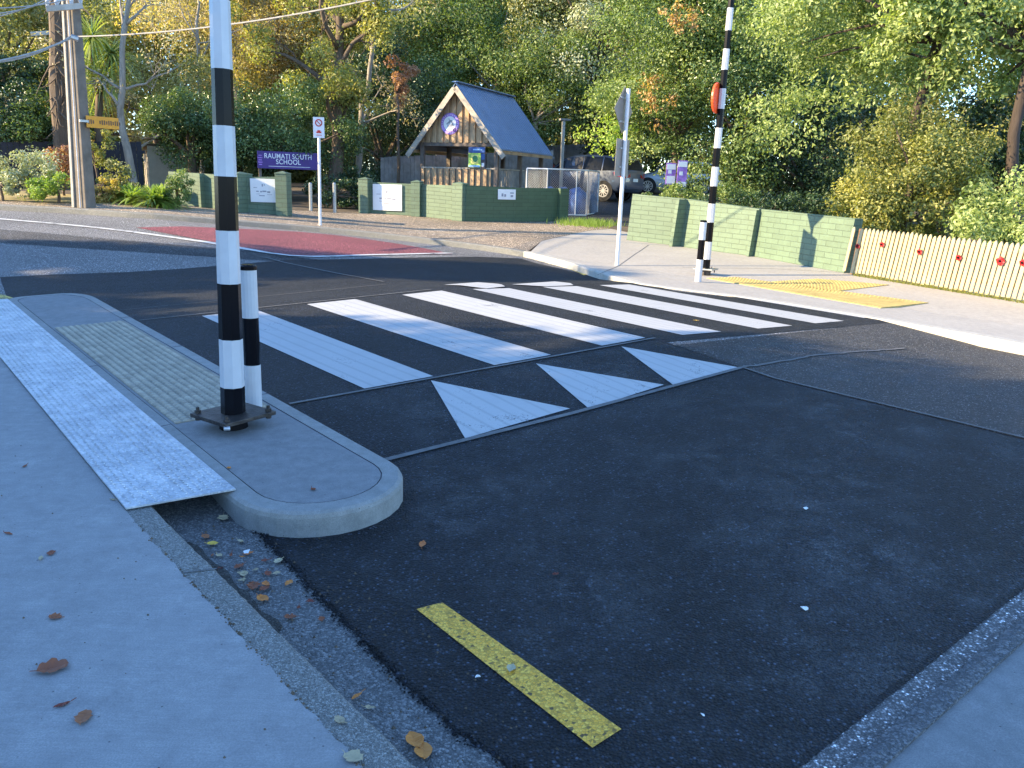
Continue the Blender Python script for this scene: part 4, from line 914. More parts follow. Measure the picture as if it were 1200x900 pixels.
# purple banners
for x,y0,y1,lab in((787,191,216,'left of two purple and white banners above the green wall'),(800.5,188,223,'right, taller of two purple and white banners above the green wall')):
    D=23.; a=pt(x,y0,D); z0=pt(x,y1,D).z; root=empty('banner',(a.x,a.y,gz(a.x,a.y)),lab,'banner','purple banners above the wall')
    b=MB(); W_=.27; b.box((a.x,a.y,(a.z+z0)/2),W_,.015,a.z-z0,.15); b.build('cloth','lilac',root)
    b=MB(); b.box((a.x,a.y-.012,a.z-.1),W_*.9,.004,.14,.15); b.box((a.x+.01,a.y-.012,z0+.12),W_*.85,.004,.2,.15); b.box((a.x-.03,a.y-.012,(a.z+z0)/2+.05),W_*.35,.004,.1,.15); b.build('white_patches','white_sign',root)
    b=MB(); g_=gz(a.x,a.y); b.tube([(a.x,a.y+.03,g_-.1),(a.x,a.y+.03,a.z+.03)],.018,6); b.build('stake','post_timber',root)
# ================================================================ CARS
def car(name,loc,rz,col,label,L=4.6,Wd=1.84,Ht=1.66,plate_=True):
    cp=carpaint(name+'_paint',col); MT[name+'_paint']=cp; MT.setdefault('tail',simple('tail_light',(.35,.01,.015),.25)); MT.setdefault('head',simple('head_light',(.6,.6,.62),.15))
    root=empty(name,loc,label,'car','cars parked at the school'); ca,sa=math.cos(rz),math.sin(rz)
    def T(x,y,z): return (loc[0]+x*ca-y*sa,loc[1]+x*sa+y*ca,loc[2]+z)
    s=L/4.6; h=Ht/1.66
    # body cross sections along x (front=+x): x, z low, z belt, half width, (roof z, roof half width) or None
    sec=[(-2.28,.46,.92,.78,.98,.72),(-2.24,.34,1.0,.87,1.10,.80),(-2.06,.28,1.05,.90,1.52,.68),(-1.6,.26,1.05,.92,1.62,.68),(-.6,.24,1.02,.92,1.66,.68),(.1,.24,.99,.92,1.64,.67),(.55,.25,.97,.92,1.52,.66),(1.15,.26,.98,.91,1.08,.74),(1.7,.28,.93,.89,.98,.70),(2.1,.32,.80,.82,.86,.60),(2.28,.42,.66,.68,.70,.5)]
    b=MB(); prof=[]
    for x,zl,zb,hw_,zr_,rw in sec:
        x*=s; zl*=h; zb*=h; zr_*=h; hw_*=Wd/1.84; rw*=Wd/1.84
        half=[(hw_*.86,zl),(hw_*.99,zl+.14),(hw_,(zl+zb)/2),(hw_*.965,zb),(rw+.03,zr_-.05),(rw*.8,zr_-.008),(0,zr_+.01)]
        prof.append((x,half+[(-a,z) for a,z in half[:-1][::-1]]))
    n=len(prof[0][1])
    for x,pr_ in prof:
        for y,z in pr_: b.v.append(T(x,y,z))
    for i in range(len(prof)-1):
        for j in range(n):
            b.f.append((i*n+j,i*n+(j+1)%n,(i+1)*n+(j+1)%n,(i+1)*n+j)); b.m.append(0)
    b.f+=[tuple(range(n)),tuple((len(prof)-1)*n+j for j in range(n))[::-1]]; b.m+=[0,0]
    b.build('body',name+'_paint',root,smooth=True)
    # side windows: panels slightly proud of the greenhouse, between belt and roof
    def side_pt(x,f,sg): # f 0 belt ..1 roof edge
        x_=x/1.0
        for i in range(len(prof)-1):
            if prof[i][0]<=x_<=prof[i+1][0]:
                t=(x_-prof[i][0])/(prof[i+1][0]-prof[i][0]); A_,B_=prof[i][1],prof[i+1][1]
                p3=[A_[3][k]*(1-t)+B_[3][k]*t for k in(0,1)]; p4=[A_[4][k]*(1-t)+B_[4][k]*t for k in(0,1)]
                y=p3[0]*(1-f)+p4[0]*f; z=p3[1]*(1-f)+p4[1]*f; return T(x,sg*(y+.012),z+.004)
    for sg in(1,-1):
        for xa,xb,fa,fb in((-2.0,-1.27,.8,.9),(-1.24,-.40,.9,.92),(-.37,.44,.92,.90)):
            w_=MB(); xa*=s; xb*=s
            w_.add([side_pt(xa+.02,.04,sg),side_pt(xb,.04,sg),side_pt(xb,.95,sg),side_pt(xa+(.12 if xa<-1.5 else .02),.94,sg)],[(0,1,2,3)])
            w_.build('side_window','glass',root)
        w_=MB(); w_.add([side_pt(.46*s,.1,sg),side_pt(1.0*s,.12,sg),side_pt(.60*s,.85,sg),side_pt(.46*s,.88,sg)],[(0,1,2,3)]); w_.build('side_window','glass',root)
        for x in(-1.38,1.42): # wheels
            c=Vector(T(x*s,sg*(.80*Wd/1.84),.335)); ax_=Vector((-sa,ca,0))*sg; r_=.335
            arch=MB(); arch.disc(c+ax_*.085,ax_,r_+.06,.07,24); arch.build('wheel_arch','tyre',root)
            t_=MB(); t_.tube([c-ax_*.09,c-ax_*.07,c+ax_*.115,c+ax_*.13],[r_*.94,r_,r_,r_*.93],24); wh=t_.build('wheel','tyre',root)
            rm=MB(); rm.disc(c+ax_*.115,ax_,r_*.18,.05,12)
            e=Vector((ca,sa,0))
            for k in range(10):
                a=k*math.pi/5; d=e*math.cos(a)+Vector((0,0,1))*math.sin(a); rm.bar(c+ax_*.132+d*.04,c+ax_*.132+d*r_*.70,.035,.02,up=tuple(ax_))
            rr=ring(c+ax_*.128,ax_,r_*.62,r_*.72,.014,24); k0=len(rm.v); rm.v+=rr.v; rm.f+=[tuple(k0+i for i in f) for f in rr.f]; rm.m+=rr.m
            rm.build('rim','alloy',wh)
        t_=MB(); t_.hexa([T(-2.30*s,sg*.45,.84*h),T(-2.27*s,sg*.88,.80*h),T(-1.84*s,sg*.955,.90*h),T(-1.9*s,sg*.86,.90*h)],[T(-2.28*s,sg*.45,.97*h),T(-2.255*s,sg*.87,1.01*h),T(-1.80*s,sg*.95,1.02*h),T(-1.9*s,sg*.85,1.02*h)]); t_.build('tail_light','tail',root)
        t_=MB(); t_.hexa([T(2.20*s,sg*.48,.62*h),T(2.0*s,sg*.80,.62*h),T(1.75*s,sg*.885,.68*h),T(1.9*s,sg*.6,.68*h)],[T(2.16*s,sg*.46,.74*h),T(1.96*s,sg*.80,.78*h),T(1.72*s,sg*.875,.84*h),T(1.85*s,sg*.58,.8*h)]); t_.build('headlight','head',root)
        m_=MB(); m_.box(T(.72*s,sg*1.0,1.04*h),.18,.2,.13,rz); m_.build('mirror',name+'_paint',root,bevel=.02)
    w_=MB(); w_.hexa([T(-2.22*s,-.70,1.10*h),T(-2.22*s,.70,1.10*h),T(-2.05*s,.58,1.48*h),T(-2.05*s,-.58,1.48*h)],[T(-2.262*s,-.68,1.11*h),T(-2.262*s,.68,1.11*h),T(-2.10*s,.56,1.485*h),T(-2.10*s,-.56,1.485*h)]); w_.build('rear_window','glass',root)
    w_=MB(); w_.hexa([T(1.14*s,-.66,1.09*h),T(1.14*s,.66,1.09*h),T(.60*s,.56,1.50*h),T(.60*s,-.56,1.50*h)],[T(1.17*s,-.66,1.10*h),T(1.17*s,.66,1.10*h),T(.63*s,.56,1.51*h),T(.63*s,-.56,1.51*h)]); w_.build('windscreen','glass',root)
    w_=MB(); w_.hexa([T(-2.32*s,-.8,.40*h),T(-2.32*s,.8,.40*h),T(-2.1*s,.9,.40*h),T(-2.1*s,-.9,.40*h)],[T(-2.34*s,-.8,.54*h),T(-2.34*s,.8,.54*h),T(-2.1*s,.92,.54*h),T(-2.1*s,-.92,.54*h)]); w_.build('rear_bumper',name+'_paint',root,bevel=.02)
    w_=MB(); w_.box(T(-2.30*s,0,.74*h),.02,.40,.12,rz); w_.build('number_plate','white_sign',root)
    return root
def P3(px,D,fallback=None): p=pt(px,220,D); return (p.x,p.y,gz(p.x,p.y)+.01)
hd=math.atan2(.55,-.83)
c=P3(684,34.2); zz=pt(690,233,32.5).z
car('grey_suv',(c[0],c[1],c[2]),hd,(.045,.065,.11),'dark blue-grey SUV parked rear towards the road behind the mesh enclosure',Ht=1.72)
c=P3(790,40); car('silver_hatchback',c,math.atan2(.1,-1),(.45,.5,.58),'pale silver-blue car half hidden by foliage right of the grey SUV',L=4.2,Ht=1.5)
c=P3(628,40); car('red_car',c,math.atan2(-.15,1),(.5,.05,.02),'dark-windowed red car seen between the lamp post and the grey SUV',L=4.3,Ht=1.5)
# ================================================================ UTILITY POLES AND WIRES
pb=Vector((*at(99,243),0)); pb.z=gz(pb.x,pb.y); D=math.hypot(pb.x,pb.y); tp=pt(83.5,5,D); v=(tp-pb); top=pb+v*1.35
root=empty('utility_pole',pb,'tall brown-grey concrete utility pole with crossarm at the left footpath','utility pole')
b=MB(); e=Vector((1,-.30,0)).normalized(); f=Vector((-e.y,e.x,0))
def rect(c,a_,b_): return [c-e*a_-f*b_,c+e*a_-f*b_,c+e*a_+f*b_,c-e*a_+f*b_]
b.hexa(rect(pb-Vector((0,0,.2)),.185,.15),rect(top,.115,.1)); b.build('shaft','pole_conc',root,bevel=.015)
b=MB(); b.hexa(rect(pb-e*.155-f*.155,.03,.02),rect(top-e*.09-f*.105,.022,.02)); b.build('sunlit_flange','pole_pale',root)  # sunlight on the left flange put into a paler colour
b=MB(); b.tube([pb+e*.05-f*.17,top+e*.02-f*.12],.011,6); b.build('conduit','white_metal',root)
ca_,cb_=pt(54,10.5,D-.25),pt(97,7,D-.25); b=MB(); b.bar(ca_,cb_,.10,.11); b.build('crossarm','pole_pale',root)
for t_ in(.05,.3,.7,.95):
    p=ca_+(cb_-ca_)*t_; b=MB(); b.tube([p,p+Vector((0,0,.12)),p+Vector((0,0,.2))],[.02,.045,.03],8); b.build('insulator','white_gloss',root)
for s_ in(0,1):
    q=ca_ if s_==0 else cb_; q2=q+(ca_-cb_)*(-.2 if s_==0 else .2)*1; mid=pt(77,-12,D-.2); b=MB(); b.bar(q+(cb_-ca_)*(.25 if s_==0 else -.25),mid,.03,.03); b.build('brace','galv',root)
kk=pt(86,43,D-.2)
b=MB(); b.tube([pt(83,43,D-.3),pt(92,46,D-.3)],.06,8); b.build('cable_clamp','galv',root)
pb2=Vector((pt(76,230,31).x,pt(76,230,31).y,0)); pb2.z=gz(pb2.x,pb2.y); tp2=pt(66,-30,31)
root=empty('second_utility_pole',pb2,'farther thin utility pole with pale crossarm behind the first one','utility pole'); root.name='utility_pole'
b=MB(); b.tube([pb2,tp2],[.17,.13],10); b.build('shaft','pole_conc',root); b=MB(); b.bar(pt(36,40,30.8),pt(76,37,30.8),.1,.12); b.build('crossarm','pole_pale',root)
def cable(p,q,sag,r,label):
    b=MB(); n_=14; b.tube([p+(q-p)*i/n_-Vector((0,0,sag*4*(i/n_)*(1-i/n_))) for i in range(n_+1)],r,5); tag(b.build('power_line','wire'),label,'cable','overhead lines at the left')
cable(kk,pt(460,-6,16),.15,.016,'service cable running right from the utility pole above the bushes')
cable(pt(-60,78,17),kk,.12,.022,'thick cable sloping from the left edge up to the utility pole')
cable(pt(-60,72,17),kk+Vector((0,0,.05)),.22,.012,'thinner cable just beneath the thick one left of the utility pole')
for i,(y,t_) in enumerate(((20,.05),(13,.3),(2,.95))):
    p=ca_+(cb_-ca_)*t_+Vector((0,0,.2)); cable(pt(-60,y+6,16),p,.1,.011,['lowest of three thin wires reaching the crossarm from the left','middle thin wire reaching the crossarm from the left','topmost thin wire reaching the crossarm from the left'][i])
# amber sign on the pole
a=pt(101,142,21.0); c=pt(139,145.5,21.4); root=empty('amber_sign',((a.x+c.x)/2,(a.y+c.y)/2,a.z-.15),'long amber-orange street sign with dark lettering projecting right from the utility pole','sign')
d=(c-a); d.z=0; W_=d.length; d.normalize(); m=(a+c)/2; rz=math.atan2(d.y,d.x); b=MB(); b.box(tuple(m),W_,.02,.25,rz); b.build('panel','oranged',root,bevel=.003)
nn2=Vector((d.y,-d.x,0)); b=MB(); x=-.40
for k in range(16):
    if k!=4 and k!=5: b.box(tuple(m+nn2*.013+d*(-.38+.052*k)),.030,.003,.10 if k%3 else .07,rz)
b.build('lettering','cream_post',root); b=MB(); b.bar(a-d*.15,a+d*.05,.03,.05); b.build('bracket','galv',root)
# ================================================================ VEGETATION
def leaf_mesh(name,P,Nn,size,tint,mat,parent,aspect=.5,base=None,jit=.35,up=None):
    """P (n,3) centres, Nn normals, size (n,), tint (n,)"""
    n=len(P); org=np.array(wl(parent)) if parent else np.zeros(3)
    Nn=Nn/np.linalg.norm(Nn,axis=1,keepdims=True)
    T_=rng.normal(size=(n,3)) if up is None else up+rng.normal(size=(n,3))*.35
    T_-=Nn*(T_*Nn).sum(1,keepdims=True); T_/=np.linalg.norm(T_,axis=1,keepdims=True)+1e-9
    B_=np.cross(Nn,T_); s=size[:,None]*(1+jit*(rng.random((n,1))-.5))
    a=P-T_*s*.5; c=P+T_*s*.5-Nn*s*.12; b=P+B_*s*aspect*.5+Nn*s*.10-T_*s*.05; d=P-B_*s*aspect*.5+Nn*s*.10-T_*s*.05
    V=np.stack([a,b,c,d],1).reshape(-1,3)-org
    me=bpy.data.meshes.new(name); me.vertices.add(4*n); me.vertices.foreach_set('co',V.astype(np.float32).ravel())
    # two triangles folded along the midrib a-c
    i=np.arange(n)*4; tri=np.stack([i,i+1,i+2,i,i+2,i+3],1).reshape(-1)
    me.loops.add(6*n); me.loops.foreach_set('vertex_index',tri.astype(np.int32)); me.polygons.add(2*n)
    me.polygons.foreach_set('loop_start',(np.arange(2*n)*3).astype(np.int32)); me.polygons.foreach_set('loop_total',np.full(2*n,3,np.int32))
    at_=me.attributes.new('tint','FLOAT','FACE'); at_.data.foreach_set('value',np.repeat(np.clip(tint,0,1),2).astype(np.float32))
    me.materials.append(mat); me.update(); me.validate()
    o=bpy.data.objects.new(name,me); COL.objects.link(o)
    if parent: o.parent=parent
    return o
def unit(n): v=rng.normal(size=(n,3)); return v/np.linalg.norm(v,axis=1,keepdims=True)
def clumps(center,rad,n,shell=.6,flat=1):
    d=unit(n); r=shell+(1-shell)*rng.random((n,1)); r=np.where(rng.random((n,1))<.3,rng.random((n,1))**.5*.8,r)
    return np.array(center)+d*r*np.array(rad)
def crown_leaves(C,rc,per,size,droop=.2,squash=.75):
    k=len(C); P=[];Nn=[];T_=[]
    for i in range(k):
        m=int(per*rng.uniform(.6,1.3)); d=unit(m); r=rc*rng.uniform(.65,1.25)*(rng.random((m,1))**.45)
        P.append(C[i]+d*r*np.array([1,1,squash])); q=d+unit(m)*.9; q[:,2]+=.35; Nn.append(q)
        T_.append(np.clip(rng.uniform(.15,.85)+rng.normal(size=m)*.22,0,1))
    P=np.concatenate(P); return P,np.concatenate(Nn),np.full(len(P),size),np.concatenate(T_)
def limb(b,p,q,r0,r1,wob=.12,n=6,k=7):
    p,q=Vector(p),Vector(q); L=(q-p).length; off=Vector(rng.normal(size=3))*wob*L; pts=[]
    for i in range(n+1):
        t=i/n; pts.append(p+(q-p)*t+off*math.sin(math.pi*t)+Vector(rng.normal(size=3))*min(.015*L,.035)*(0<i<n))
    b.tube(pts,[r0+(r1-r0)*i/n for i in range(n+1)],k); return pts
def tree(px,D,top,bot,wpx,kind,label,cat='tree',name='tree',bark_='bark',n=34,rc=None,per=None,size=.13,trunk_px=None,trunk_r=.16,depth=.9,group=None,extra=None,dens=1,fork=None,shell=.6):
    c=pt(px,(top+bot)/2,D); rz=abs(pt(px,top,D).z-pt(px,bot,D).z)/2; rx=wpx/2*D/F; ry=rx*depth
    tx=pt(trunk_px if trunk_px else px,220,D); g_=gz(tx.x,tx.y)
    root=empty(name,(tx.x,tx.y,g_),label,cat,group)
    C=clumps(c,(rx,ry,rz),n,shell); rc=rc or (rx*ry*rz)**(1/3)*.36
    size*=.82; area=4*math.pi*((rx*ry*rz)**(2/3)); tot=area*dens*4.2/(size*size*.5)*.5; per=per or max(20,tot/n)
    per=min(per,1900)
    P,Nn,s_,T_=crown_leaves(C,rc,per,size)
    leaf_mesh('crown',P,Nn,s_,T_,LF[kind],root)
    if extra:
        for (ek,frac,esz) in extra:
            m=max(2,int(n*frac)); idx=rng.choice(n,m,replace=False); P,Nn,s_,T_=crown_leaves(C[idx]+rng.normal(size=(m,3))*rc*.3,rc*.9,per*.8,esz); leaf_mesh('crown',P,Nn,s_,T_,LF[ek],root)
    b=MB(); fk=Vector((tx.x+(c.x-tx.x)*.5,tx.y,max(g_+.4,c.z-rz*.55))) if fork is None else Vector(fork)
    limb(b,(tx.x,tx.y,g_-.15),fk,trunk_r,trunk_r*.72,.05,6,9)
    for i in rng.choice(n,min(n,9),replace=False): limb(b,fk,C[i],trunk_r*.5,trunk_r*.08,.10,5,5)
    b.build('trunk',bark_,root,smooth=True); return root,C
def spray(root,px,D,top,bot,wpx,kind,n,size,dens=.5,name='foliage'):
    c=pt(px,(top+bot)/2,D); rz=abs(pt(px,top,D).z-pt(px,bot,D).z)/2; rx=wpx/2*D/F
    C=clumps(c,(rx,rx*.7,rz),n,.2); P,Nn,s_,T_=crown_leaves(C,max(.22,(rx*rx*rz)**(1/3)*.33),max(14,dens*900/n),size); leaf_mesh('foliage',P,Nn,s_,T_,LF[kind],root)
# far wood so that hardly any sky shows
Pn=[];Nn_=[];Tn=[]
for k in range(430):
    a=math.radians(rng.uniform(-40,42)); D=rng.uniform(50,60); zc=rng.uniform(0,1)**1.35*12.5-.5
    C=np.array([[math.sin(a)*D,math.cos(a)*D,zc+1]])
    P,Q,s_,T_=crown_leaves(C,2.4,700,.36); Pn.append(P);Nn_.append(Q);Tn.append(T_)
o=leaf_mesh('distant_wood',np.concatenate(Pn),np.concatenate(Nn_),np.full(sum(len(p) for p in Pn),.36),np.concatenate(Tn),LF['olive'],None); tag(o,'dense wood filling the background behind the school','wood',None,'stuff')
GB='trees behind the school'
# --- left side
tree(15,34,-70,120,190,'olive','tall yellow-green leafy tree at the top left corner',size=.17,n=40)
tree(-10,29,95,200,170,'dark','dark green bushy tree behind the dark fence at the far left',size=.12,n=26)
tree(55,28.5,110,195,110,'green','dark green feathery shrub directly left of the utility pole, above the dark fence',size=.11,n=22)
tree(20,31,60,125,90,'dark','dark rounded tree crown under the left power cable',size=.13,n=20)
tree(190,44,-90,150,300,'olive','wide olive tree crown far behind the bare pale-stemmed tree',size=.22,n=44)
tree(270,38,-80,110,190,'tan','autumn tree with gold and tan leaves just right of the near striped pole',bark_='bark_pale',size=.14,n=44,dens=.7,extra=[('gold',.4,.12),('olive',.4,.12)])
tree(330,41,-90,95,190,'tan','brown-leaved autumn tree between the gold tree and the tall bare trunk',size=.15,n=40,dens=.55,extra=[('rust',.3,.12)])
tree(122,31.5,92,178,90,'tan','brownish twiggy shrub behind the amber sign',size=.10,n=26,dens=.5,extra=[('gold',.4,.10)])
tree(195,32,55,165,110,'olive','twiggy olive tree over the beige shed',size=.11,n=26,dens=.55,trunk_px=187,trunk_r=.07,bark_='bark')
tree(225,28.5,92,212,92,'glossy','glossy evergreen tree left of the near striped pole',size=.10,n=34,dens=1.1)
tree(330,28.5,92,207,175,'glossy','broad glossy dark evergreen behind the purple school sign',size=.11,n=48,dens=1.1)
tree(280,29.5,120,215,120,'dark','dark evergreen filling the gap behind the near striped pole',size=.11,n=26)
# bare pale tree (left)
def bare(px,D,topy,label,lean,r,mat,nb,leafk,leaf_n,size,spread,gpx=None,y0=230):
    p=pt(px,y0,D); g_=gz(p.x,p.y); root=empty('tree',(p.x,p.y,g_),label,'tree'); b=MB(); q=pt(px+lean,topy,D); pts=limb(b,(p.x,p.y,g_-.1),q,r,r*.35,.03,12,9); ends=[]
    for i in range(nb):
        s_=pts[int(rng.integers(4,len(pts)-1))]; L=(q.z-g_)*rng.uniform(.15,.38); d=Vector((rng.normal()*spread,rng.normal()*.5,rng.uniform(.35,1.0))).normalized()
        e=limb(b,s_,s_+d*L,r*.38,r*.10,.10,6,6); ends.append(e[-1])
        for j in range(4):
            s2=e[int(rng.integers(2,len(e)))]; d2=(d+Vector(rng.normal(size=3))*.7).normalized(); f=limb(b,s2,s2+d2*L*rng.uniform(.3,.6),r*.13,r*.03,.1,4,4); ends.append(f[-1])
            for k2 in range(4):
                s3=f[int(rng.integers(1,len(f)))]; d3=(d2+Vector(rng.normal(size=3))*.8).normalized(); limb(b,s3,s3+d3*L*rng.uniform(.15,.35),r*.05,r*.02,.1,3,3)
    b.build('trunk',mat,root,smooth=True)
    C=np.array([tuple(e) for e in ends]); P,Nn,s_,T_=crown_leaves(C,.55,leaf_n,size); leaf_mesh('crown',P,Nn,s_,T_,LF[leafk],root); return root,C
bare(157,26.5,-60,'nearly bare tree with pale forking stems right of the utility pole',3,.13,'bark_pale',9,'tan',45,.09,.8)
bare(391,28,-60,'tall tree with thick grey-brown trunk and sparse leaves right of the no parking sign',6,.26,'bark',11,'yellowgreen',260,.12,.9)
bare(415,30,-40,'leaning bare grey tree with long side branches left of the shelter roof',40,.13,'bark_pale',9,'tan',60,.10,.9)
bare(240,33,-60,'slim bare pale tree rising behind the glossy evergreen left of the pole',-8,.09,'bark_pale',8,'gold',60,.09,.8)
# thick pale dead trunk beside the utility pole
b=MB(); p=pt(74,230,27); limb(b,(p.x,p.y,gz(p.x,p.y)-.1),pt(66,-40,27),.24,.20,.01,10,10); 
for k in range(26):
    z=rng.uniform(1.5,8); q=pt(68+rng.uniform(-8,8),rng.uniform(-10,150),26.7); limb(b,q,q+Vector((rng.normal()*.4,-.1,-rng.uniform(.3,.9))),.03,.01,.1,3,4)
tag(b.build('dead_tree','bark'),'thick shaggy pale trunk directly behind the utility pole','tree')
# cabbage tree
def spiky(c,n,L,w_,mat,root,droop=.6,name='leaf_head',up=.5):
    b=MB()
    for i in range(n):
        d=Vector(rng.normal(size=3)).normalized(); d.z=d.z*.8+up*.4; d.normalize(); side=d.cross(Vector((0,0,1))).normalized()*w_; pts=[]
        for k in range(5):
            t=k/4; p=Vector(c)+d*L*t*rng.uniform(.97,1.03)-Vector((0,0,droop*L*t*t*.6)); pts.append(p)
        k0=len(b.v)
        for k,p in enumerate(pts):
            w2=side*(1-(k/4)**2*.95); b.v+=[tuple(p-w2),tuple(p+w2)]
        for k in range(4): b.f.append((k0+2*k,k0+2*k+1,k0+2*k+3,k0+2*k+2)); b.m.append(0)
    o=b.build(name,mat,root)
    a=o.data.attributes.new('tint','FLOAT','FACE'); a.data.foreach_set('value',np.repeat(rng.random(n),4).astype(np.float32)); return o
p=pt(118,230,27.6); g_=gz(p.x,p.y); root=empty('cabbage_tree',(p.x,p.y,g_),'cabbage tree with spiky drooping leaf heads right of the utility pole top','tree')
b=MB(); f0=pt(116,110,27.6); limb(b,(p.x,p.y,g_-.1),f0,.13,.10,.02); hs_=[pt(108,42,27.6),pt(130,62,27.6),pt(104,80,27.9),pt(120,92,27.4)]
for h in hs_: limb(b,f0,h,.08,.05,.06,4,6)
b.build('trunk','bark',root,smooth=True)
for h in hs_: spiky(h,150,1.05,.022,LF['light'],root)
# --- centre
tree(450,34.5,40,235,150,'dark','very dark evergreen left of the shelter roof',size=.13,n=40)
tree(440,40,-90,110,250,'olive','tall olive-yellow tree crown behind the bare trunks',size=.20,n=46,dens=.8,extra=[('yellowgreen',.3,.16)])
tree(465,29,60,125,50,'rust','hanging cluster of dead rusty leaves beside the leaning bare tree',size=.12,n=12,dens=.7,depth=.8,trunk_r=.06)
tree(575,38,-40,175,190,'green','broad mid-green tree right behind the shelter roof',size=.16,n=54,trunk_px=618,bark_='bark_pale')
tree(640,36,20,180,130,'green','leafy green tree with pale twin stems behind the lamp post',size=.14,n=36,trunk_px=612,bark_='bark_pale',trunk_r=.13)
tree(590,46,-110,60,300,'yellowgreen','yellow-tinged tree top above the shelter, farther back',size=.22,n=46,dens=.8,extra=[('green',.4,.2)])
tree(690,37,-80,130,170,'grey','tall grey-olive tree above the grey signpost, with orange tips',size=.15,n=46,extra=[('olive',.6,.14),('orange',.12,.13)])
tree(745,40,60,205,150,'dark','dark evergreen behind the parked cars',size=.15,n=36)
TBIG,_=tree(775,26,-60,190,165,'green','large dense tree directly behind the grey signpost and far striped pole',size=.12,n=64,trunk_px=812,trunk_r=.16,bark_='bark',extra=[('light',.35,.11),('orange',.06,.13)],dens=1.0,fork=pt(790,165,26))
tree(870,25.5,-70,235,170,'glossy','tall dark green tree right of the far striped pole',size=.12,n=64,dens=.9,extra=[('green',.4,.12)])
spray(TBIG,800,23.5,-10,48,66,'orange',12,.12,.3)
spray(TBIG,768,24,80,150,50,'orange',12,.11,.3)
spray(TBIG,712,25,132,192,80,'lime',26,.11,.8)
spray(TBIG,752,25,150,195,70,'light',16,.11,.6)
spray(TBIG,838,24.5,165,236,130,'green',40,.10,1.6)
spray(TBIG,800,24,205,236,50,'dark',14,.10,.6)
tree(950,27,80,275,170,'dark','gloomy dark tree behind the green wall and picket fence corner',size=.13,n=44)
tree(1000,33,-100,120,330,'green','tall green tree crown far behind the overhanging light tree',size=.18,n=50)
# --- right, nearer
TLIGHT,_=tree(1010,19,-70,95,230,'light','tall tree with pale green leaf layers overhanging the wall at the upper right',size=.11,n=74,trunk_px=1140,trunk_r=.12,bark_='bark_dark',rc=.5,dens=.95,shell=.6)
tree(1150,18,-80,110,210,'light','second pale green tree crown at the top right corner',size=.125,n=50,trunk_px=1225,trunk_r=.12,bark_='bark_dark',rc=.5,dens=.95,shell=.6,extra=[('green',.4,.12)])
spray(TLIGHT,930,19.5,75,190,110,'light',44,.10,1.5)
spray(TLIGHT,1010,19,60,150,160,'light',34,.11,.9)
tree(1062,17.6,128,300,165,'olivegreen','yellow-green bushy shrub tree behind the left part of the picket fence',size=.085,n=90,dens=1.0,rc=.42,extra=[('yellowgreen',.55,.08)],trunk_px=1060)
tree(1180,20,60,290,150,'dark','dark green tree at the right edge behind the bright bush',size=.13,n=44)
tree(1182,15.6,200,306,125,'light','bright green bush spilling over the picket fence at the right edge',cat='bush',name='bush',size=.10,n=34,dens=.8,rc=.34,trunk_px=1190,trunk_r=.05)
tree(1040,17,255,300,90,'yellowgreen','low yellowish shrub poking above the picket tops',cat='bush',name='bush',size=.08,n=16,dens=.6,trunk_r=.04)
tree(825,22.5,218,242,130,'green','leafy low bush growing along the top of the green wall below the banners',cat='bush',name='bush',size=.10,n=26,dens=.9,trunk_r=.04,depth=.6)
tree(905,21,226,262,170,'dark','dark low bush right behind the green wall, at its middle',cat='bush',name='bush',size=.10,n=30,dens=1,trunk_r=.04,depth=.5)
# --- garden plants, left
def bush(px,D,top,bot,wpx,kind,label,size=.09,n=20,**k): return tree(px,D,top,bot,wpx,kind,label,cat=k.pop('cat','bush'),name=k.pop('name','bush'),size=size,n=n,trunk_r=.04,**k)
bush(34,23.5,172,232,70,'grey','rounded silvery grey-green shrub at the left, in front of the dark fence',size=.09,n=30,dens=.9)
bush(76,24.5,170,215,56,'rust','reddish-brown leafed shrub between the silver shrub and utility pole',size=.09,n=20,dens=.8)
bush(66,22.3,203,234,60,'bright','low fresh green plant at the foot of the silver and red shrubs',size=.09,n=18)
bush(2,23,212,232,30,'grey','small low grey plant at the very left edge',size=.07,n=8)
bush(121,22.5,208,238,44,'gold','low golden-yellow grassy shrub right of the utility pole base',size=.09,n=20)
bush(142,23.2,190,238,46,'olive','olive leafy plant behind the golden shrub, by the dark fence',size=.09,n=18)
bush(207,21.6,196,246,34,'green','ivy-like bush climbing over the left end of the green wall',size=.08,n=22)
bush(112,26,150,205,40,'yellowgreen','tall thin yellow-green shrub just right of the utility pole',size=.09,n=14,dens=.6)
for i,(x,D,y,h) in enumerate(((168,21.9,238,.62),(183,21.5,240,.66),(150,22.6,236,.5))):
    p=pt(x,y,D); g_=gz(p.x,p.y); root=empty('strappy_plant',(p.x,p.y,g_),['strappy green lily clump in front of the shed','largest strappy lily clump leaning on the left end of the green wall','small strappy lily clump left of the other two'][i],'plant','strappy plants by the left wall')
    for k in range(4): spiky((p.x+rng.normal()*.2,p.y+rng.normal()*.12,g_+.15),60,h*1.15,.028,LF['bright'],root,.75,'leaves',1.6)
bush(392,25.5,205,246,90,'dark','low dark hedge behind the slim posts in the wall gap',size=.12,n=30,cat='hedge',name='hedge',depth=.5)
bush(418,26.5,190,232,50,'dark','dark shrub between the hedge and the shelter fence',size=.12,n=18)
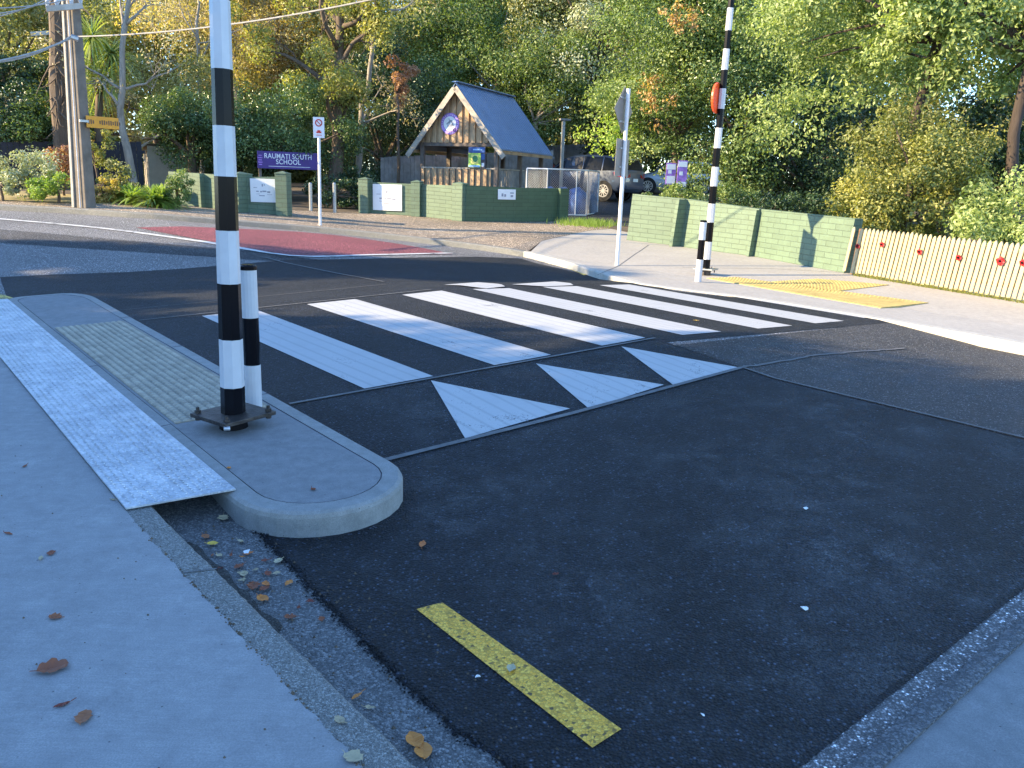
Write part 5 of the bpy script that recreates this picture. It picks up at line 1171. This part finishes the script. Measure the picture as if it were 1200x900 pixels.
# grass clump
g=pt(688,250,23.5); b=MB()
root=empty('grass_clump',(g.x,g.y,gz(g.x,g.y)),'bright green grass clump at the right end of the school wall','grass'); root['kind']='stuff'
n_=900; b=MB()
for i in range(n_):
    x=g.x+rng.normal()*.38; y=g.y+rng.normal()*.3; z=gz(x,y); h=rng.uniform(.08,.22); dx,dy=rng.normal(size=2)*.06; b.add([(x-.012,y,z),(x+.012,y,z),(x+dx,y+dy,z+h)],[(0,1,2)])
o=b.build('blades',LF['lime'],root); a=o.data.attributes.new('tint','FLOAT','FACE'); a.data.foreach_set('value',rng.random(n_).astype(np.float32))
b=MB()
for i in range(1600):
    s=rng.uniform(.3,5); p=Q0+dF*s; x=p.x-nF.x*.0+nF.x*abs(rng.normal())*.05; y=p.y+nF.y*abs(rng.normal())*.05; z=gz(x,y); h=rng.uniform(.02,.07); dx,dy=rng.normal(size=2)*.03; b.add([(x-.006,y,z),(x+.006,y,z),(x+dx,y+dy,z+h)],[(0,1,2)])
o=b.build('grass_fringe',LF['yellowgreen']); tag(o,'thin fringe of weeds along the foot of the picket fence','grass',None,'stuff'); a=o.data.attributes.new('tint','FLOAT','FACE'); a.data.foreach_set('value',rng.random(1600).astype(np.float32))
# trees on the near side whose shade covers the foreground
CAST=[(-24,8.9,10.2,1.8),(-21.5,8.2,5.6,2.2),(-19,6.8,5.6,2.2),(-16.8,5.0,5.6,2.0),(-15.2,2.9,7.2,2.2),(-14,.9,8.5,2.8),(-13.2,-2,8.7,3),(-12.6,-5,8.7,3),(-17.5,2.2,8.2,2.6),(-16.6,-1,8.9,2.8),(-16,-3.8,8.9,2.8)]
for i,(x,y,h,r) in enumerate(CAST):
    g_=gz(x,y); root=empty('tree',(x,y,g_),'leafy street tree outside the left of the view, number %d along the near footpath, shading the road'%(i+1) if False else 'dense leafy tree beyond the left edge of the photo shading the near road','tree','trees outside the left edge')
    q_=rng.uniform(-1,1,(90,3)); q_[:,:2]*=(1-.25*np.abs(q_[:,2:]))*.85; C=np.array((x,y,g_+h*.47))+q_*np.array((r,r,h*.47)); P,Nn,s_,T_=crown_leaves(C,.8,480,.24); leaf_mesh('crown',P,Nn,s_,T_,LF['green'],root)
    b=MB(); limb(b,(x,y,g_-.1),(x,y,g_+h*.5),.18,.1,.03); b.build('trunk','bark',root,smooth=True)
# ================================================================ FALLEN LEAVES AND LITTER
def fallen(px,py,L,kind,label,mode='foot',shape='oval',rot=None,curl=.25,group='fallen leaves'):
    x,y=at(px,py,mode); z=gz(x,y,mode)+(.003 if mode=='foot' else .012); rot=rng.uniform(0,6.28) if rot is None else rot
    b=MB(); k=9; vs=[]; sh={'oval':lambda t:math.sin(math.pi*t)**.8*.34,'slim':lambda t:math.sin(math.pi*t)*.20,'maple':lambda t:(.42*math.sin(math.pi*t)**.6)*(.72+.38*abs(math.sin(t*9.4)))}[shape]
    for i in range(k+1):
        t=i/k; w_=max(.004,sh(t))*L
        for sgn in(-1,0,1):
            lx=(t-.5)*L+(.04*L*rng.normal() if shape=='maple' and sgn else 0); ly=sgn*w_; lz=abs(sgn)*w_*curl+curl*.5*L*(2*t-1)**2*.5+rng.normal()*.0015
            vs.append((x+lx*math.cos(rot)-ly*math.sin(rot),y+lx*math.sin(rot)+ly*math.cos(rot),z+lz))
    fs=[]
    for i in range(k):
        for j in(0,1): fs.append((i*3+j,i*3+j+1,i*3+4+j,i*3+3+j))
    b.add(vs,fs); b.tube([vs[1],(x-.5*L*math.cos(rot)*1.45+.004,y-.5*L*math.sin(rot)*1.45,z+.008)],.0012,4)
    o=b.build('fallen_leaf',LF[kind]); a=o.data.attributes.new('tint','FLOAT','FACE'); a.data.foreach_set('value',(np.full(len(o.data.polygons),rng.random())).astype(np.float32)); tag(o,label,'leaf',group)
FL=[(62,784,.085,'fallen_brown','large curled brown maple-like leaf on the near footpath','foot','maple'),(98,842,.055,'fallen_brown','reddish-brown leaf nearest the bottom left on the footpath','foot','maple'),(73,827,.045,'fallen_brown','thin rolled dark leaf between the two larger footpath leaves','foot','slim'),(65,724,.045,'fallen_brown','small brown leaf above the large curled one','foot','maple'),(60,649,.045,'fallen_brown','dark red-brown leaf of the pair on the left footpath','foot','oval'),(48,655,.04,'fallen_pale','paler leaf of the pair on the left footpath','foot','slim'),(10,626,.04,'fallen_brown','slim leaf at the left edge of the footpath','foot','slim'),(132,586,.035,'fallen_pale','tan leaf beside the left end corner of the tread plate','foot','slim'),(29,547,.04,'fallen_brown','rust leaf on the upper footpath near the left edge','foot','slim'),(74,500,.04,'fallen_brown','pair-sized dark leaf on the footpath left of the plate middle','foot','oval'),
(113,507,.07,'fallen_brown','pinkish-brown leaf lying on the middle of the tread plate','foot','slim'),(126,472,.06,'fallen_orange','orange-pink leaf on the tread plate edge','foot','slim'),(247,573,.055,'fallen_brown','rusty leaf on the near corner of the tread plate','foot','slim'),(268,549,.03,'fallen_orange','tiny orange leaf on the island kerb groove','foot','oval'),(367,574,.035,'fallen_brown','tiny rust leaf on the rounded island end','foot','oval'),(162,400,.06,'fallen_brown','dark leaf on the tactile paving','foot','slim'),
(495,641,.075,'fallen_orange','tan-orange leaf alone on black asphalt right of the island','road','slim'),(373,627,.04,'fallen_brown','brown leaf on asphalt just below the rounded island end','road','oval'),(384,606,.035,'fallen_orange','small orange leaf against the foot of the island kerb','road','oval'),(651,676,.03,'fallen_brown','tiny brown leaf on the open black asphalt','road','oval'),(377,729,.035,'fallen_brown','russet leaf alone in the concrete gutter','road','oval'),
(241,632,.05,'fallen_brown','brown leaf touching the yellow one in the gutter below the plate','road','oval'),(249,640,.05,'fallen_yellow','bright amber-yellow leaf in the gutter below the plate','road','oval'),(257,654,.035,'fallen_pale','small cream leaf at the kerb foot under the amber leaf','road','oval'),(262,610,.06,'fallen_pale','drab leaf in the shadow under the plate','road','maple'),(286,676,.05,'fallen_pale','cream round leaf at the left of the gutter leaf pile','road','oval'),(297,690,.06,'fallen_brown','brown leaf at the centre of the gutter leaf pile','road','maple'),(310,693,.05,'fallen_brown','curled pinkish leaf at the right of the gutter leaf pile','road','oval'),(308,705,.06,'fallen_orange','orange-tan leaf lowest in the gutter leaf pile','road','oval'),(280,667,.05,'fallen_brown','russet leaf topmost in the gutter leaf pile','road','oval'),(326,661,.04,'fallen_pale','pale crumpled leaf right of the gutter pile','road','maple'),(324,675,.035,'fallen_pale','smaller pale leaf just below the crumpled pale one','road','oval'),
(398,845,.04,'fallen_pale','round cream leaf on top of the near kerb','foot','oval'),(414,889,.055,'fallen_pale','torn tan leaf on the kerb at the bottom edge','foot','maple'),(486,872,.075,'fallen_orange','upper of two overlapping orange leaves in the gutter bottom','road','oval'),(496,885,.075,'fallen_orange','lower, redder of two overlapping orange leaves in the gutter bottom','road','oval'),(418,820,.045,'fallen_orange','small orange leaf wedged at the kerb foot','road','slim'),(433,833,.04,'fallen_pale','pointed cream leaf below the wedged orange leaf','road','slim'),(599,787,.045,'fallen_pale','pale whitish leaf lying across the yellow line','road','oval'),(815,377,.05,'fallen_yellow','tiny yellow leaf near the end of the sunny stripes','road','oval')]
for a in FL: fallen(*a[:4],a[4],a[5],a[6])
for i in range(16):
    u=rng.uniform(2.45,3.25); v=rng.uniform(.96,1.16); x,y=uv(u,v); q=Vector((x,y,Uf(u)+.02-H)); cc=R.T@np.array(q); px_,py_=600+F*cc[0]/cc[2],450+F*cc[1]/cc[2]
    fallen(px_,py_,rng.uniform(.02,.045),['fallen_brown','fallen_orange','fallen_pale','fallen_brown'][i%4],'small crumpled leaf fragment in the drift of litter along the gutter below the plate','road',['oval','slim','maple'][i%3],group='crumpled leaf fragments in the gutter drift')
def scrap(px,py,s,label,mode='road',mat='white_sign'):
    x,y=at(px,py,mode); z=gz(x,y,mode)+.016; b=MB(); n_=7; top=[]
    for i in range(n_): a=i*2*math.pi/n_; r=s*rng.uniform(.55,1.1); top.append((x+r*math.cos(a),y+r*math.sin(a),z+rng.uniform(-.003,.006)))
    b.add(top+[(p[0],p[1],p[2]-.002) for p in top],[tuple(range(n_)),tuple(range(n_,2*n_))[::-1]]+[(i,(i+1)%n_,n_+(i+1)%n_,n_+i) for i in range(n_)]); tag(b.build('paper_scrap',mat),label,'litter','bits of white litter')
for x,y,s,l in((943,717,.016,'white torn scrap on the open black asphalt, nearest the camera'),(944,599,.012,'tiny white scrap farther out on the black asphalt'),(289,650,.020,'bluish-white square scrap in the gutter'),(385,609,.014,'small white scrap tucked against the island kerb'),(560,797,.010,'tiny white fragment left of the yellow line'),(823,843,.007,'tiny white speck near the bottom centre of the asphalt')): scrap(x,y,s,l)
b=MB()
for i in range(900):  # grit along the gutter and footpath
    if i<500: u,v=rng.uniform(.9,3.4),rng.uniform(.96,1.45); mode='road'; q=.012
    elif i<700: u,v=rng.uniform(1,3.4),.0+rng.normal()*.006; v+=.865-.0263*(u-.55); mode='foot'; q=0
    else: u,v=rng.uniform(1.2,7),rng.uniform(-1.2,.9); mode='foot'; q=0
    x,y=uv(u,v); z=gz(x,y,mode)+q; r=abs(rng.normal())*.0022+.0012; b.add([(x-r,y,z),(x,y-r,z),(x+r,y,z),(x,y+r,z),(x,y,z+r*1.2)],[(0,1,4),(1,2,4),(2,3,4),(3,0,4)])
tag(b.build('grit','soil'),'scattered dark grit and crumbs along the kerb and gutter','grit',None,'stuff')
b=MB()
for i in range(1500):  # loose asphalt crumbs at the ragged edge
    e_=edge[int(rng.integers(0,len(edge)))]; x,y=e_[0]+rng.normal()*.012,e_[1]+rng.normal()*.012; z=gz(x,y,'road')+.008; r=rng.uniform(.002,.0055)
    b.add([(x-r,y,z),(x,y-r,z),(x+r,y,z),(x,y+r,z),(x+r*.2,y,z+r*1.1)],[(0,1,4),(1,2,4),(2,3,4),(3,0,4)])
tag(b.build('asphalt_crumbs','new_asphalt'),'ragged crumbs of black asphalt along the gutter edge','gravel',None,'stuff')
